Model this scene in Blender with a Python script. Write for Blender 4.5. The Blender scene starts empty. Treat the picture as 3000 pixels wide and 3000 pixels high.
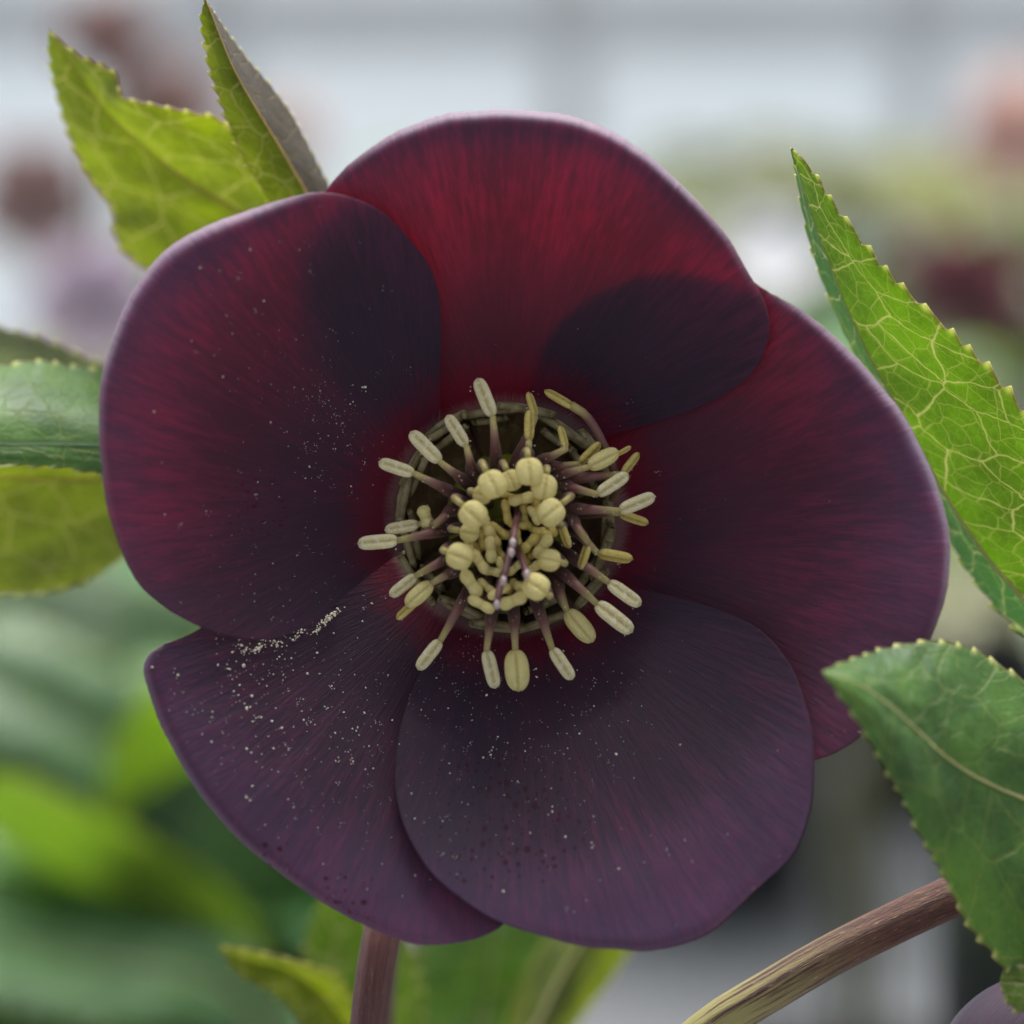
import bpy, bmesh, math, random
import numpy as np
from mathutils import Vector, Matrix, noise

# ------------------------------------------------------------------ camera, world, sun, exposure
S = bpy.context.scene
D = 0.25                       # camera to flower, metres
FW = 0.09                      # width of the frame at the flower, metres
KPX = FW / 3000.0              # metres per photograph pixel in the flower plane
TILT = math.radians(5.0)       # camera looks a little down
FOCUS = Vector((0, 0, 0.36))   # centre of the frame in the flower plane
FWD = Vector((0, math.cos(TILT), -math.sin(TILT)))
UP = Vector((0, math.sin(TILT), math.cos(TILT)))
RIGHT = Vector((1, 0, 0))
CAM = FOCUS - FWD * D

cd = bpy.data.cameras.new('camera')
cam = bpy.data.objects.new('camera', cd)
S.collection.objects.link(cam)
cam.location = CAM
cam.rotation_euler = (math.pi / 2 - TILT, 0, 0)
cd.sensor_width = 36.0
cd.lens = 36.0 * D / FW
cd.clip_start = 0.01
cd.clip_end = 200.0
cd.dof.use_dof = True
cd.dof.focus_distance = D + 0.0005
cd.dof.aperture_fstop = 11.5
S.camera = cam

SUN_EL, SUN_AZ = math.radians(77), math.radians(15)    # azimuth measured from +Y towards +X
w = bpy.data.worlds.new('World')
S.world = w
w.use_nodes = True
wn = w.node_tree.nodes
wl = w.node_tree.links
sky = wn.new('ShaderNodeTexSky')
sky.sky_type = 'NISHITA'
sky.sun_disc = False
sky.sun_elevation = SUN_EL
sky.sun_rotation = SUN_AZ
sky.air_density = 1.0
sky.dust_density = 4.0
sky.ozone_density = 1.0
wn['Background'].inputs['Strength'].default_value = 0.068
hs = wn.new('ShaderNodeHueSaturation')          # thin cloud: a paler, nearly white sky all over
hs.inputs['Saturation'].default_value = 0.30
wl.new(sky.outputs[0], hs.inputs['Color'])
wl.new(hs.outputs[0], wn['Background'].inputs['Color'])

sd = bpy.data.lights.new('sun', 'SUN')
sd.energy = 3.6
sd.angle = math.radians(45)
sd.color = (1.0, 0.97, 0.92)
sun = bpy.data.objects.new('sun', sd)
S.collection.objects.link(sun)
sdir = Vector((math.sin(SUN_AZ) * math.cos(SUN_EL), math.cos(SUN_AZ) * math.cos(SUN_EL), math.sin(SUN_EL)))
sun.rotation_euler = sdir.to_track_quat('Z', 'Y').to_euler()
sun.location = (0, 0, 3)

S.view_settings.view_transform = 'Standard'
S.view_settings.look = 'None'
S.view_settings.exposure = 1.38
S.view_settings.gamma = 1.0
S.view_settings.use_curve_mapping = False
S.render.engine = 'CYCLES'
S.cycles.use_denoising = True
S.cycles.use_adaptive_sampling = True
S.cycles.adaptive_threshold = 0.01
S.cycles.max_bounces = 8
S.cycles.diffuse_bounces = 6
S.cycles.glossy_bounces = 4
S.cycles.transmission_bounces = 6
S.cycles.sample_clamp_indirect = 10

COL = S.collection
rng = random.Random(7)


# ------------------------------------------------------------------ placing helpers
def P(px, py, ymm=0.0):
    """a point seen at photo pixel (px,py), ymm millimetres behind the flower plane"""
    d = D + ymm * 0.001
    s = d / D * KPX
    return CAM + FWD * d + RIGHT * ((px - 1500) * s) + UP * ((1500 - py) * s)


def catmull(pts, n):
    """n points spaced evenly along a Catmull-Rom curve through pts"""
    a = np.array([tuple(p) for p in pts], float)
    ext = np.vstack([2 * a[0] - a[1], a, 2 * a[-1] - a[-2]])
    out = []
    for i in range(len(a) - 1):
        p0, p1, p2, p3 = ext[i:i + 4]
        for t in np.linspace(0, 1, 40, endpoint=False):
            out.append(0.5 * (2 * p1 + (p2 - p0) * t + (2 * p0 - 5 * p1 + 4 * p2 - p3) * t * t + (3 * p1 - p0 - 3 * p2 + p3) * t ** 3))
    out.append(a[-1])
    out = np.array(out)
    l = np.concatenate([[0], np.cumsum(np.linalg.norm(np.diff(out, axis=0), axis=1))])
    q = np.linspace(0, l[-1], n)
    return np.stack([np.interp(q, l, out[:, k]) for k in range(out.shape[1])], 1)


def smooth(a, b, x):
    t = min(1.0, max(0.0, (x - a) / (b - a)))
    return t * t * (3 - 2 * t)


def nz(x, y=0.0, z=0.0):
    return noise.noise(Vector((x, y, z)))


def link(name, me, mats=(), parent=None, loc=None):
    o = bpy.data.objects.new(name, me)
    COL.objects.link(o)
    for m in mats:
        if me is not None and m.name not in [q.name for q in me.materials if q]:
            me.materials.append(m)
    if parent is not None:
        o.parent = parent
        o.matrix_parent_inverse = Matrix.Identity(4)
        bpy.context.view_layer.update() if False else None
    if loc is not None:
        o.location = loc
    return o


def mesh(name, verts, faces, smooth_shade=True):
    me = bpy.data.meshes.new(name)
    me.from_pydata([tuple(v) for v in verts], [], faces)
    if smooth_shade:
        me.polygons.foreach_set('use_smooth', [True] * len(me.polygons))
    me.update()
    return me


def thing(name, label, cat, loc, group=None):
    """an Empty at the base of a thing"""
    o = bpy.data.objects.new(name, None)
    COL.objects.link(o)
    o.empty_display_size = 0.01
    o.location = loc
    o['label'] = label
    o['category'] = cat
    if group:
        o['group'] = group
    return o


def adopt(o, parent):
    """child keeps its world-space coordinates (meshes are written in world space)"""
    o.parent = parent
    off = Vector(parent.location)
    if parent.parent is not None:
        off = Vector((0, 0, 0))
    o.matrix_parent_inverse = Matrix.Translation(-off)
    return o


def tube(path, radii, seg=12, cap=True, rib=0.0, nrib=7, name='tube', seed=0.0):
    """a tapered tube along a path (world points)"""
    pts = [Vector(p) for p in path]
    n = len(pts)
    vs, fs, uv = [], [], []
    ref = Vector((0.3, 0.9, 0.2))
    length = 0.0
    for i, p in enumerate(pts):
        if i:
            length += (p - pts[i - 1]).length
        t = (pts[min(i + 1, n - 1)] - pts[max(i - 1, 0)]).normalized()
        a = t.cross(ref)
        a.normalize()
        b = t.cross(a)
        r = radii[i]
        for k in range(seg):
            th = 2 * math.pi * k / seg
            rr = r * (1 + rib * math.cos(nrib * th) + rib * 0.8 * nz(math.cos(th) * 2 + seed, math.sin(th) * 2, length * 60))
            vs.append(p + a * math.cos(th) * rr + b * math.sin(th) * rr)
            uv.append((th / (2 * math.pi), length * 1000))
    for i in range(n - 1):
        for k in range(seg):
            fs.append((i * seg + k, i * seg + (k + 1) % seg, (i + 1) * seg + (k + 1) % seg, (i + 1) * seg + k))
    if cap:
        vs.append(pts[0]); vs.append(pts[-1])
        uv.append((0, 0)); uv.append((0, length * 1000))
        c0, c1 = len(vs) - 2, len(vs) - 1
        for k in range(seg):
            fs.append((c0, (k + 1) % seg, k))
            fs.append((c1, (n - 1) * seg + k, (n - 1) * seg + (k + 1) % seg))
    me = mesh(name, vs, fs)
    set_uv(me, uv)
    return me


def set_uv(me, per_vert):
    ul = me.uv_layers.new(name='UVMap')
    li = np.empty(len(me.loops), int)
    me.loops.foreach_get('vertex_index', li)
    arr = np.array(per_vert, float)[li].ravel()
    ul.data.foreach_set('uv', arr)


def set_attr(me, name, vals):
    at = me.attributes.new(name, 'FLOAT', 'POINT')
    at.data.foreach_set('value', np.array(vals, float))


# ------------------------------------------------------------------ node material helpers
class NT:
    def __init__(s, name):
        s.m = bpy.data.materials.new(name)
        s.m.use_nodes = True
        s.t = s.m.node_tree
        s.t.nodes.clear()
        s.out = s.t.nodes.new('ShaderNodeOutputMaterial')

    def n(s, typ, **kw):
        q = s.t.nodes.new(typ)
        for k, v in kw.items():
            if k.startswith('i_'):
                q.inputs[k[2:]].default_value = v
            else:
                setattr(q, k, v)
        return q

    def l(s, a, b):
        s.t.links.new(a, b)

    def val(s, sock, v):
        if hasattr(v, 'is_linked') or isinstance(v, bpy.types.NodeSocket):
            s.l(v, sock)
        else:
            sock.default_value = v

    def math(s, op, a, b=0.0, c=None, clamp=False):
        q = s.n('ShaderNodeMath', operation=op, use_clamp=clamp)
        s.val(q.inputs[0], a)
        s.val(q.inputs[1], b)
        if c is not None:
            s.val(q.inputs[2], c)
        return q.outputs[0]

    def step(s, x, a, b, lo=0.0, hi=1.0):
        q = s.n('ShaderNodeMapRange', interpolation_type='SMOOTHSTEP')
        s.val(q.inputs['Value'], x)
        s.val(q.inputs['From Min'], a)
        s.val(q.inputs['From Max'], b)
        s.val(q.inputs['To Min'], lo)
        s.val(q.inputs['To Max'], hi)
        return q.outputs[0]

    def mix(s, f, a, b):
        q = s.n('ShaderNodeMix', data_type='RGBA')
        s.val(q.inputs[0], f)
        for sock, v in ((q.inputs[6], a), (q.inputs[7], b)):
            s.val(sock, v if not isinstance(v, tuple) else (v + (1,) if len(v) == 3 else v))
        return q.outputs[2]

    def noise(s, vec, scale, detail=2.0, rough=0.5, dim='3D'):
        q = s.n('ShaderNodeTexNoise', noise_dimensions=dim)
        if vec is not None:
            s.l(vec, q.inputs['Vector'])
        q.inputs['Scale'].default_value = scale
        q.inputs['Detail'].default_value = detail
        q.inputs['Roughness'].default_value = rough
        return q.outputs[0]

    def uv(s):
        return s.n('ShaderNodeUVMap', uv_map='UVMap').outputs[0]

    def mapping(s, vec, scale=(1, 1, 1), rot=(0, 0, 0), loc=(0, 0, 0)):
        q = s.n('ShaderNodeMapping')
        s.l(vec, q.inputs['Vector'])
        q.inputs['Scale'].default_value = scale
        q.inputs['Rotation'].default_value = rot
        q.inputs['Location'].default_value = loc
        return q.outputs[0]

    def attr(s, name):
        return s.n('ShaderNodeAttribute', attribute_name=name).outputs['Fac']

    def sep(s, vec):
        q = s.n('ShaderNodeSeparateXYZ')
        s.l(vec, q.inputs[0])
        return q.outputs

    def comb(s, x, y, z=0.0):
        q = s.n('ShaderNodeCombineXYZ')
        for i, v in enumerate((x, y, z)):
            s.val(q.inputs[i], v)
        return q.outputs[0]

    def bump(s, h, strength, dist):
        q = s.n('ShaderNodeBump')
        q.inputs['Strength'].default_value = strength
        q.inputs['Distance'].default_value = dist
        s.l(h, q.inputs['Height'])
        return q.outputs[0]

    def surface(s, col, rough=0.5, spec=0.5, trans=None, tfac=0.0, normal=None, sheen=0.0, sheen_tint=(1, 1, 1, 1), coat=0.0, coat_rough=0.3):
        b = s.n('ShaderNodeBsdfPrincipled')
        s.val(b.inputs['Base Color'], col if not isinstance(col, tuple) else col + (1,))
        s.val(b.inputs['Roughness'], rough)
        s.val(b.inputs['Specular IOR Level'], spec)
        b.inputs['Sheen Weight'].default_value = sheen
        b.inputs['Sheen Tint'].default_value = sheen_tint
        b.inputs['Coat Weight'].default_value = coat
        b.inputs['Coat Roughness'].default_value = coat_rough
        if normal is not None:
            s.l(normal, b.inputs['Normal'])
        sh = b.outputs[0]
        if trans is not None:
            t = s.n('ShaderNodeBsdfTranslucent')
            s.val(t.inputs['Color'], trans if not isinstance(trans, tuple) else trans + (1,))
            if normal is not None:
                s.l(normal, t.inputs['Normal'])
            mx = s.n('ShaderNodeMixShader')
            s.val(mx.inputs[0], tfac)
            s.l(sh, mx.inputs[1])
            s.l(t.outputs[0], mx.inputs[2])
            sh = mx.outputs[0]
        s.l(sh, s.out.inputs['Surface'])
        return s.m


def petal_material(name, front=True):
    """plum petal: streaks run out from the base (UV x = angle, UV y = millimetres from the base)"""
    t = NT(name)
    uv = t.uv()
    x, y, _ = t.sep(uv)
    r = t.attr('rad')                       # millimetres from the flower's centre
    s1 = t.noise(t.comb(t.math('MULTIPLY', x, 40), t.math('MULTIPLY', y, 0.19)), 1.0, 3.0, 0.6)
    s2 = t.noise(t.comb(t.math('MULTIPLY', x, 150), t.math('MULTIPLY', y, 0.65), 3.0), 1.0, 4.0, 0.65)
    s3 = t.noise(t.comb(t.math('MULTIPLY', x, 3.0), t.math('MULTIPLY', y, 0.07), 9.0), 1.0, 2.0, 0.5)
    grain = t.noise(uv, 14.0, 2.0, 0.6)
    st = t.math('ADD', t.math('MULTIPLY', s1, 0.42), t.math('MULTIPLY', s2, 0.38))
    st = t.math('ADD', st, t.math('MULTIPLY', s3, 0.30))
    st = t.math('ADD', st, t.math('MULTIPLY', grain, 0.08))
    streak = t.step(st, 0.50, 0.74)
    outer = t.step(r, 15.0, 34.0)
    red = t.math('MULTIPLY', streak, t.math('ADD', 0.30, t.math('MULTIPLY', outer, 0.7)))
    dark = (0.0365, 0.0230, 0.0450)
    if front:
        col = t.mix(red, dark, (0.115, 0.028, 0.078))
        col = t.mix(t.step(r, 25, 41, 0.0, 0.65), col, (0.135, 0.080, 0.170))  # bluish lilac sheen of the outer petal, put into the base colour
    else:
        col = t.mix(red, (0.16, 0.12, 0.17), (0.22, 0.11, 0.16))
    tr = t.mix(red, (0.37, 0.014, 0.040), (0.67, 0.026, 0.080))
    backlit = t.attr('backlit')                           # backlight reaching this petal, put into its see-through colour
    thick_backlit = t.step(t.math('ADD', r, t.math('MULTIPLY', backlit, 9.0)), 20.0, 37.0, 0.40, 1.0)   # fleshier towards the base; also dimmed on petals that get less backlight
    tr = t.mix(thick_backlit, (0.06, 0.004, 0.010), tr)
    # crimson, then whitish, throat with a ragged edge
    rag = t.math('ADD', r, t.math('MULTIPLY', t.math('SUBTRACT', s2, 0.5), -9.0))
    rag = t.math('ADD', rag, t.math('MULTIPLY', t.math('SUBTRACT', s1, 0.5), -6.0))
    thr = t.step(rag, 15.2, 11.2)
    col = t.mix(t.math('MULTIPLY', thr, 0.85), col, (0.190, 0.012, 0.040))
    pale = t.step(t.math('ADD', r, t.math('MULTIPLY', t.math('SUBTRACT', s2, 0.5), -3.5)), 11.0, 9.9)
    col = t.mix(t.math('MULTIPLY', pale, 0.8), col, (0.45, 0.30, 0.29))
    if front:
        col = t.mix(t.attr('rim'), col, (0.36, 0.29, 0.38))  # lilac highlight along the rolled-back rim, painted into the colour
    # round dark spots, where the petal carries them
    if front:
        vo = t.n('ShaderNodeTexVoronoi', voronoi_dimensions='2D', feature='F1')
        vo.inputs['Scale'].default_value = 0.95
        t.l(t.comb(t.math('MULTIPLY', x, 26), y), vo.inputs['Vector'])
        ch = t.sep(vo.outputs['Color'])
        rad = t.math('MULTIPLY', t.math('POWER', ch[0], 3.0), 0.24)
        rad = t.math('ADD', rad, 0.11)
        spot = t.math('LESS_THAN', vo.outputs['Distance'], t.math('MULTIPLY', rad, t.attr('spot')))
        col = t.mix(t.math('MULTIPLY', spot, 0.85), col, (0.035, 0.004, 0.014))
    h = t.math('ADD', t.math('MULTIPLY', s1, 1.0), t.math('MULTIPLY', s2, 0.7))
    nrm = t.bump(h, 0.35, 0.0004)
    rough = t.math('ADD', 0.42, t.math('MULTIPLY', s2, 0.22))
    return t.surface(col, rough, 0.28 if front else 0.4, tr, 0.42, nrm, sheen=0.10 if front else 0.3, sheen_tint=(0.75, 0.78, 1.0, 1))


def leaf_material(name, up, glow, vein, tfac=0.5, spec=0.5, rough=0.42, cell=(0.165, 0.27), red_edge=0.45, vmix=0.8):
    """leaf blade: a net of veins in millimetre UV (x along midrib, y away from it)"""
    t = NT(name)
    uv = t.uv()
    jn = t.n('ShaderNodeTexNoise', noise_dimensions='2D')
    t.l(uv, jn.inputs['Vector'])
    jn.inputs['Scale'].default_value = 0.45
    jn.inputs['Detail'].default_value = 2.0
    vm = t.n('ShaderNodeVectorMath', operation='MULTIPLY_ADD')
    t.l(jn.outputs['Color'], vm.inputs[0])
    vm.inputs[1].default_value = (0.9, 0.9, 0)
    t.l(uv, vm.inputs[2])
    base = vm.outputs[0]

    def net(sx, sy, rot, w0, w1, loc):
        v = t.n('ShaderNodeTexVoronoi', voronoi_dimensions='2D', feature='DISTANCE_TO_EDGE')
        v.inputs['Scale'].default_value = 1.0
        v.inputs['Randomness'].default_value = 0.95
        t.l(t.mapping(t.mapping(base, rot=(0, 0, rot)), scale=(sx, sy, 1), loc=loc), v.inputs['Vector'])
        return t.step(v.outputs['Distance'], w0, w1)
    v1 = net(cell[0], cell[1], math.radians(-38), 0.027, 0.012, (3, 1, 0))
    v2 = net(cell[0] * 2.3, cell[1] * 2.0, math.radians(-20), 0.045, 0.012, (7, 4, 0))
    v3 = net(cell[0] * 5.2, cell[1] * 4.2, math.radians(10), 0.075, 0.012, (1, 9, 0))
    ve = t.math('MAXIMUM', v1, t.math('MAXIMUM', t.math('MULTIPLY', v2, 0.55), t.math('MULTIPLY', v3, 0.20)))
    n1 = t.noise(uv, 0.16, 3, 0.55)
    n2 = t.noise(uv, 1.6, 3, 0.6)
    var = t.math('ADD', t.math('MULTIPLY', n1, 0.7), t.math('MULTIPLY', n2, 0.3))
    k = t.step(var, 0.36, 0.66)
    lo = tuple(c * 0.72 for c in up)
    hi = (up[0] * 1.35, up[1] * 1.2, up[2] * 0.9)
    col = t.mix(k, lo, hi)
    trc = t.mix(k, tuple(c * 0.80 for c in glow), tuple(min(1, c * 1.15) for c in glow))
    bl = t.attr('bloom')                    # half of the blade tinted bluish and less see-through
    col = t.mix(bl, col, (0.075, 0.150, 0.115))
    trc = t.mix(bl, trc, (0.22, 0.42, 0.16))
    ash = t.attr('ash')                     # half that shows a greyish purple outer face
    col = t.mix(ash, col, t.mix(k, (0.115, 0.088, 0.088), (0.20, 0.160, 0.155)))
    trc = t.mix(ash, trc, (0.20, 0.14, 0.13))
    vein = t.mix(ash, vein, (0.14, 0.075, 0.075))
    col = t.mix(t.math('MULTIPLY', ve, vmix), col, vein)
    trc = t.mix(t.math('MULTIPLY', ve, vmix * 0.95), trc, (0.97, 0.93, 0.62))
    e = t.attr('edge')
    tip = t.attr('tooth')
    em = t.math('MULTIPLY', t.step(e, 0.975, 0.995), red_edge)
    col = t.mix(em, col, (0.16, 0.06, 0.035))
    trc = t.mix(em, trc, (0.6, 0.3, 0.08))
    tm = t.math('MULTIPLY', t.step(tip, 0.45, 0.95), t.step(e, 0.93, 0.99))
    col = t.mix(tm, col, (0.55, 0.55, 0.22))
    trc = t.mix(tm, trc, (0.85, 0.85, 0.35))
    h = t.math('ADD', t.math('MULTIPLY', v1, -1.0), t.math('MULTIPLY', v2, -0.5))
    h = t.math('ADD', h, t.math('MULTIPLY', n2, 0.6))
    nrm = t.bump(h, 0.5, 0.0003)
    return t.surface(col, rough, spec, trc, tfac, nrm)


def plain(name, col, rough=0.6, spec=0.4, var=0.25, scale=200.0, trans=None, tfac=0.0, sheen=0.0):
    t = NT(name)
    c = t.n('ShaderNodeTexCoord').outputs['Object']
    n = t.noise(c, scale, 3, 0.6)
    k = t.step(n, 0.3, 0.7)
    cc = t.mix(k, tuple(q * (1 - var) for q in col), tuple(min(1, q * (1 + var)) for q in col))
    return t.surface(cc, rough, spec, trans, tfac, t.bump(n, 0.2, 0.0005), sheen=sheen)


def stem_material(name, a, b, c, pale_from=0.0):
    """striped, slightly hairy stalk; UV x around, UV y along in millimetres"""
    t = NT(name)
    uv = t.uv()
    x, y, _ = t.sep(uv)
    ang = t.math('MULTIPLY', x, 2 * math.pi)
    cx = t.math('MULTIPLY', t.math('COSINE', ang), 5.0)
    cy = t.math('MULTIPLY', t.math('SINE', ang), 5.0)
    s1 = t.noise(t.comb(cx, cy, t.math('MULTIPLY', y, 0.10)), 1.0, 3, 0.6)
    s2 = t.noise(t.comb(t.math('MULTIPLY', cx, 3.0), t.math('MULTIPLY', cy, 3.0), t.math('MULTIPLY', y, 0.8)), 1.0, 3, 0.65)
    k = t.step(t.math('ADD', t.math('MULTIPLY', s1, 0.6), t.math('MULTIPLY', s2, 0.4)), 0.36, 0.64)
    col = t.mix(k, a, b)
    col = t.mix(t.step(s2, 0.60, 0.74), col, c)
    if pale_from:  # the stem's own colour turns pale yellow green along its length
        col = t.mix(t.math('MULTIPLY', t.step(y, pale_from, pale_from + 22.0), t.step(s1, 0.34, 0.56)), col, (0.40, 0.36, 0.13))
    return t.surface(col, 0.5, 0.45, None, 0, t.bump(s2, 0.6, 0.0004), sheen=0.08)


M = {}
M['petal'] = petal_material('petal_plum', True)
M['petal_back'] = petal_material('petal_outside_mauve', False)
M['leaf_glow'] = leaf_material('leaf_thin_green', (0.075, 0.135, 0.018), (0.37, 0.57, 0.030), (0.42, 0.38, 0.18))
M['leaf_blue'] = leaf_material('leaf_glaucous_green', (0.068, 0.155, 0.058), (0.44, 0.66, 0.04), (0.26, 0.31, 0.10), tfac=0.42, spec=0.35, rough=0.45, vmix=0.42)
M['leaf_olive'] = leaf_material('leaf_olive_green', (0.085, 0.135, 0.020), (0.47, 0.55, 0.035), (0.30, 0.24, 0.13), cell=(0.15, 0.25), vmix=0.6)
M['leaf_pale'] = leaf_material('leaf_pale_grey_green', (0.20, 0.24, 0.17), (0.42, 0.48, 0.30), (0.3, 0.33, 0.2), tfac=0.4, spec=0.4, rough=0.45, vmix=0.3)
M['leaf_broad'] = leaf_material('leaf_broad_green', (0.040, 0.108, 0.040), (0.24, 0.50, 0.05), (0.09, 0.16, 0.06), tfac=0.3, spec=0.4, rough=0.45, vmix=0.3)
M['vein'] = plain('vein_pale', (0.34, 0.32, 0.16), 0.5, 0.4, 0.15, 900, trans=(0.97, 0.92, 0.66), tfac=0.65)
M['vein_red'] = plain('vein_reddish', (0.30, 0.20, 0.10), 0.5, 0.4, 0.15, 900, trans=(0.97, 0.78, 0.5), tfac=0.65)
M['leaf_blue_rib'] = plain('vein_bluish', (0.075, 0.16, 0.10), 0.5, 0.4, 0.15, 900)
M['filament'] = NT('filament_purple')
_t = M['filament']
_x, _y, _ = _t.sep(_t.uv())
_g = _t.attr('along')
_c = _t.mix(_t.step(_g, 0.80, 0.97), (0.200, 0.088, 0.075), (0.48, 0.41, 0.14))
_c = _t.mix(_t.step(_g, 0.55, 0.0), _c, (0.210, 0.150, 0.040))
M['filament'] = _t.surface(_c, 0.5, 0.45, (0.5, 0.25, 0.15), 0.2, None, sheen=0.2)
M['style'] = plain('style_purple', (0.115, 0.045, 0.048), 0.5, 0.4, 0.2, 900)
M['stigma'] = plain('stigma_white', (0.50, 0.40, 0.40), 0.6, 0.4, 0.25, 2500)
M['receptacle'] = plain('receptacle_green', (0.26, 0.25, 0.015), 0.5, 0.4, 0.3, 700)
M['pollen'] = plain('pollen_cream', (0.66, 0.61, 0.50), 0.8, 0.2, 0.15, 3000)
M['soil'] = plain('soil_dark', (0.03, 0.022, 0.016), 0.95, 0.1, 0.5, 90)
M['pot'] = plain('pot_black_plastic', (0.012, 0.013, 0.016), 0.45, 0.5, 0.2, 30)


def anther_material(name, col, dust):
    t = NT(name)
    c = t.n('ShaderNodeTexCoord').outputs['Object']
    n = t.noise(c, 1.6, 3, 0.6)
    n2 = t.noise(c, 9.0, 3, 0.7)
    cc = t.mix(t.step(n, 0.3, 0.7), tuple(q * 0.86 for q in col), col)
    g = t.attr('groove')
    cc = t.mix(t.math('MULTIPLY', g, 0.75), cc, (col[0] * 0.42, col[1] * 0.36, col[2] * 0.18))
    cc = t.mix(t.math('MULTIPLY', t.step(n2, 0.48, 0.62), dust), cc, (0.96, 0.92, 0.78))
    return t.surface(cc, 0.6, 0.3, (col[0], col[1], col[2] * 0.8), 0.36, t.bump(n2, 0.35, 0.15))


M['anther'] = anther_material('anther_yellow', (0.94, 0.84, 0.38), 0.15)
M['anther_open'] = anther_material('anther_shedding', (0.96, 0.88, 0.54), 0.85)
M['anther_deep'] = anther_material('anther_deep_yellow', (0.84, 0.70, 0.22), 0.15)


def nectary_material():
    t = NT('nectary_olive_brown')
    a = t.attr('along')
    x, y, _ = t.sep(t.uv())
    n = t.noise(t.comb(t.math('MULTIPLY', x, 1.1), t.math('MULTIPLY', y, 0.35), t.math('MULTIPLY', t.n('ShaderNodeObjectInfo').outputs['Random'], 20.0)), 1.0, 3, 0.65)
    n2 = t.noise(t.n('ShaderNodeTexCoord').outputs['Object'], 900, 3, 0.6)
    col = t.mix(t.step(n, 0.35, 0.65), (0.175, 0.130, 0.045), (0.135, 0.062, 0.055))
    col = t.mix(t.step(n2, 0.52, 0.68), col, (0.26, 0.22, 0.11))
    col = t.mix(t.math('MULTIPLY', t.step(a, 0.86, 0.98), t.step(n, 0.32, 0.62)), col, (0.36, 0.31, 0.16))
    return t.surface(col, 0.45, 0.45, (0.30, 0.32, 0.05), 0.25, t.bump(n2, 0.4, 0.0003), coat=0.0)


M['nectary'] = nectary_material()

# ================================================================== THE SETTING
def ground():
    t = NT('ground_fabric_grey')
    c = t.n('ShaderNodeTexCoord').outputs['Object']
    n = t.noise(c, 3.0, 4, 0.6)
    n2 = t.noise(c, 60.0, 3, 0.7)
    col = t.mix(t.step(n, 0.35, 0.68), (0.105, 0.112, 0.128), (0.150, 0.156, 0.172))
    col = t.mix(t.step(n2, 0.55, 0.75), col, (0.090, 0.092, 0.094))
    m = t.surface(col, 0.75, 0.4, None, 0, t.bump(n2, 0.4, 0.003))
    vs, fs = [], []
    N = 40
    for j in range(N + 1):
        for i in range(N + 1):
            x, y = -20 + 40 * i / N, -8 + 40 * j / N
            vs.append((x, y, 0.0))
    for j in range(N):
        for i in range(N):
            a = j * (N + 1) + i
            fs.append((a, a + 1, a + N + 2, a + N + 1))
    o = link('ground', mesh('ground', vs, fs), [m])
    o['kind'] = 'structure'
    o['label'] = 'grey woven ground cover of the nursery floor'
    return o


def box(name, c, s, mat, parent):
    x, y, z = (q / 2 for q in s)
    vs = [(c[0] + a * x, c[1] + b * y, c[2] + d * z) for a in (-1, 1) for b in (-1, 1) for d in (-1, 1)]
    fs = [(0, 1, 3, 2), (4, 6, 7, 5), (0, 4, 5, 1), (2, 3, 7, 6), (0, 2, 6, 4), (1, 5, 7, 3)]
    me = mesh(name, vs, fs, False)
    o = link(name, me, [mat])
    bv = o.modifiers.new('bevel', 'BEVEL')
    bv.width = min(s) * 0.15
    bv.segments = 2
    adopt(o, parent)
    return o


def greenhouse_wall():
    Y = 5.2
    t = NT('panel_milky')
    c = t.n('ShaderNodeTexCoord').outputs['Object']
    x, y, z = t.sep(c)
    n = t.noise(c, 2.2, 3, 0.6)
    col = t.mix(t.step(n, 0.3, 0.7), (0.80, 0.85, 0.87), (0.88, 0.90, 0.90))
    pm = t.surface(col, 0.35, 0.5, (0.90, 0.94, 0.96), 0.62, None)
    fm = plain('frame_grey_metal', (0.62, 0.64, 0.64), 0.4, 0.5, 0.1, 20)
    root = thing('greenhouse_wall', 'pale milky greenhouse wall with grey metal posts and rails far behind the plants', 'greenhouse wall', (0, Y, 0))
    xs = [-3.3 + 0.66 * i for i in range(11)]
    xs = [q + 0.11 for q in xs]
    for q in xs:
        box('post', (q, Y, 1.2), (0.06, 0.08, 2.4), fm, root)
    for zz in (0.08, 0.86, 1.66, 2.36):
        box('rail', (0.11, Y + 0.002, zz), (6.7, 0.05, 0.07 if zz != 0.86 else 0.10), fm, root)
    for i in range(10):
        for z0, z1 in ((0.12, 0.81), (0.91, 1.62), (1.70, 2.32)):
            box('panel', ((xs[i] + xs[i + 1]) / 2, Y + 0.004, (z0 + z1) / 2), (0.595, 0.016, z1 - z0 - 0.004), pm, root)


ground()
greenhouse_wall()

# ------------------------------------------------------------------ potted hellebores in the background
def bg_leaf_mat(name, up, glow, tfac=0.4, rough=0.4):
    t = NT(name)
    c = t.n('ShaderNodeTexCoord').outputs['Object']
    n = t.noise(c, 25.0, 3, 0.6)
    k = t.step(n, 0.3, 0.7)
    col = t.mix(k, tuple(q * 0.75 for q in up), tuple(q * 1.25 for q in up))
    return t.surface(col, rough, 0.5, glow, tfac, t.bump(n, 0.3, 0.002))


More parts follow.
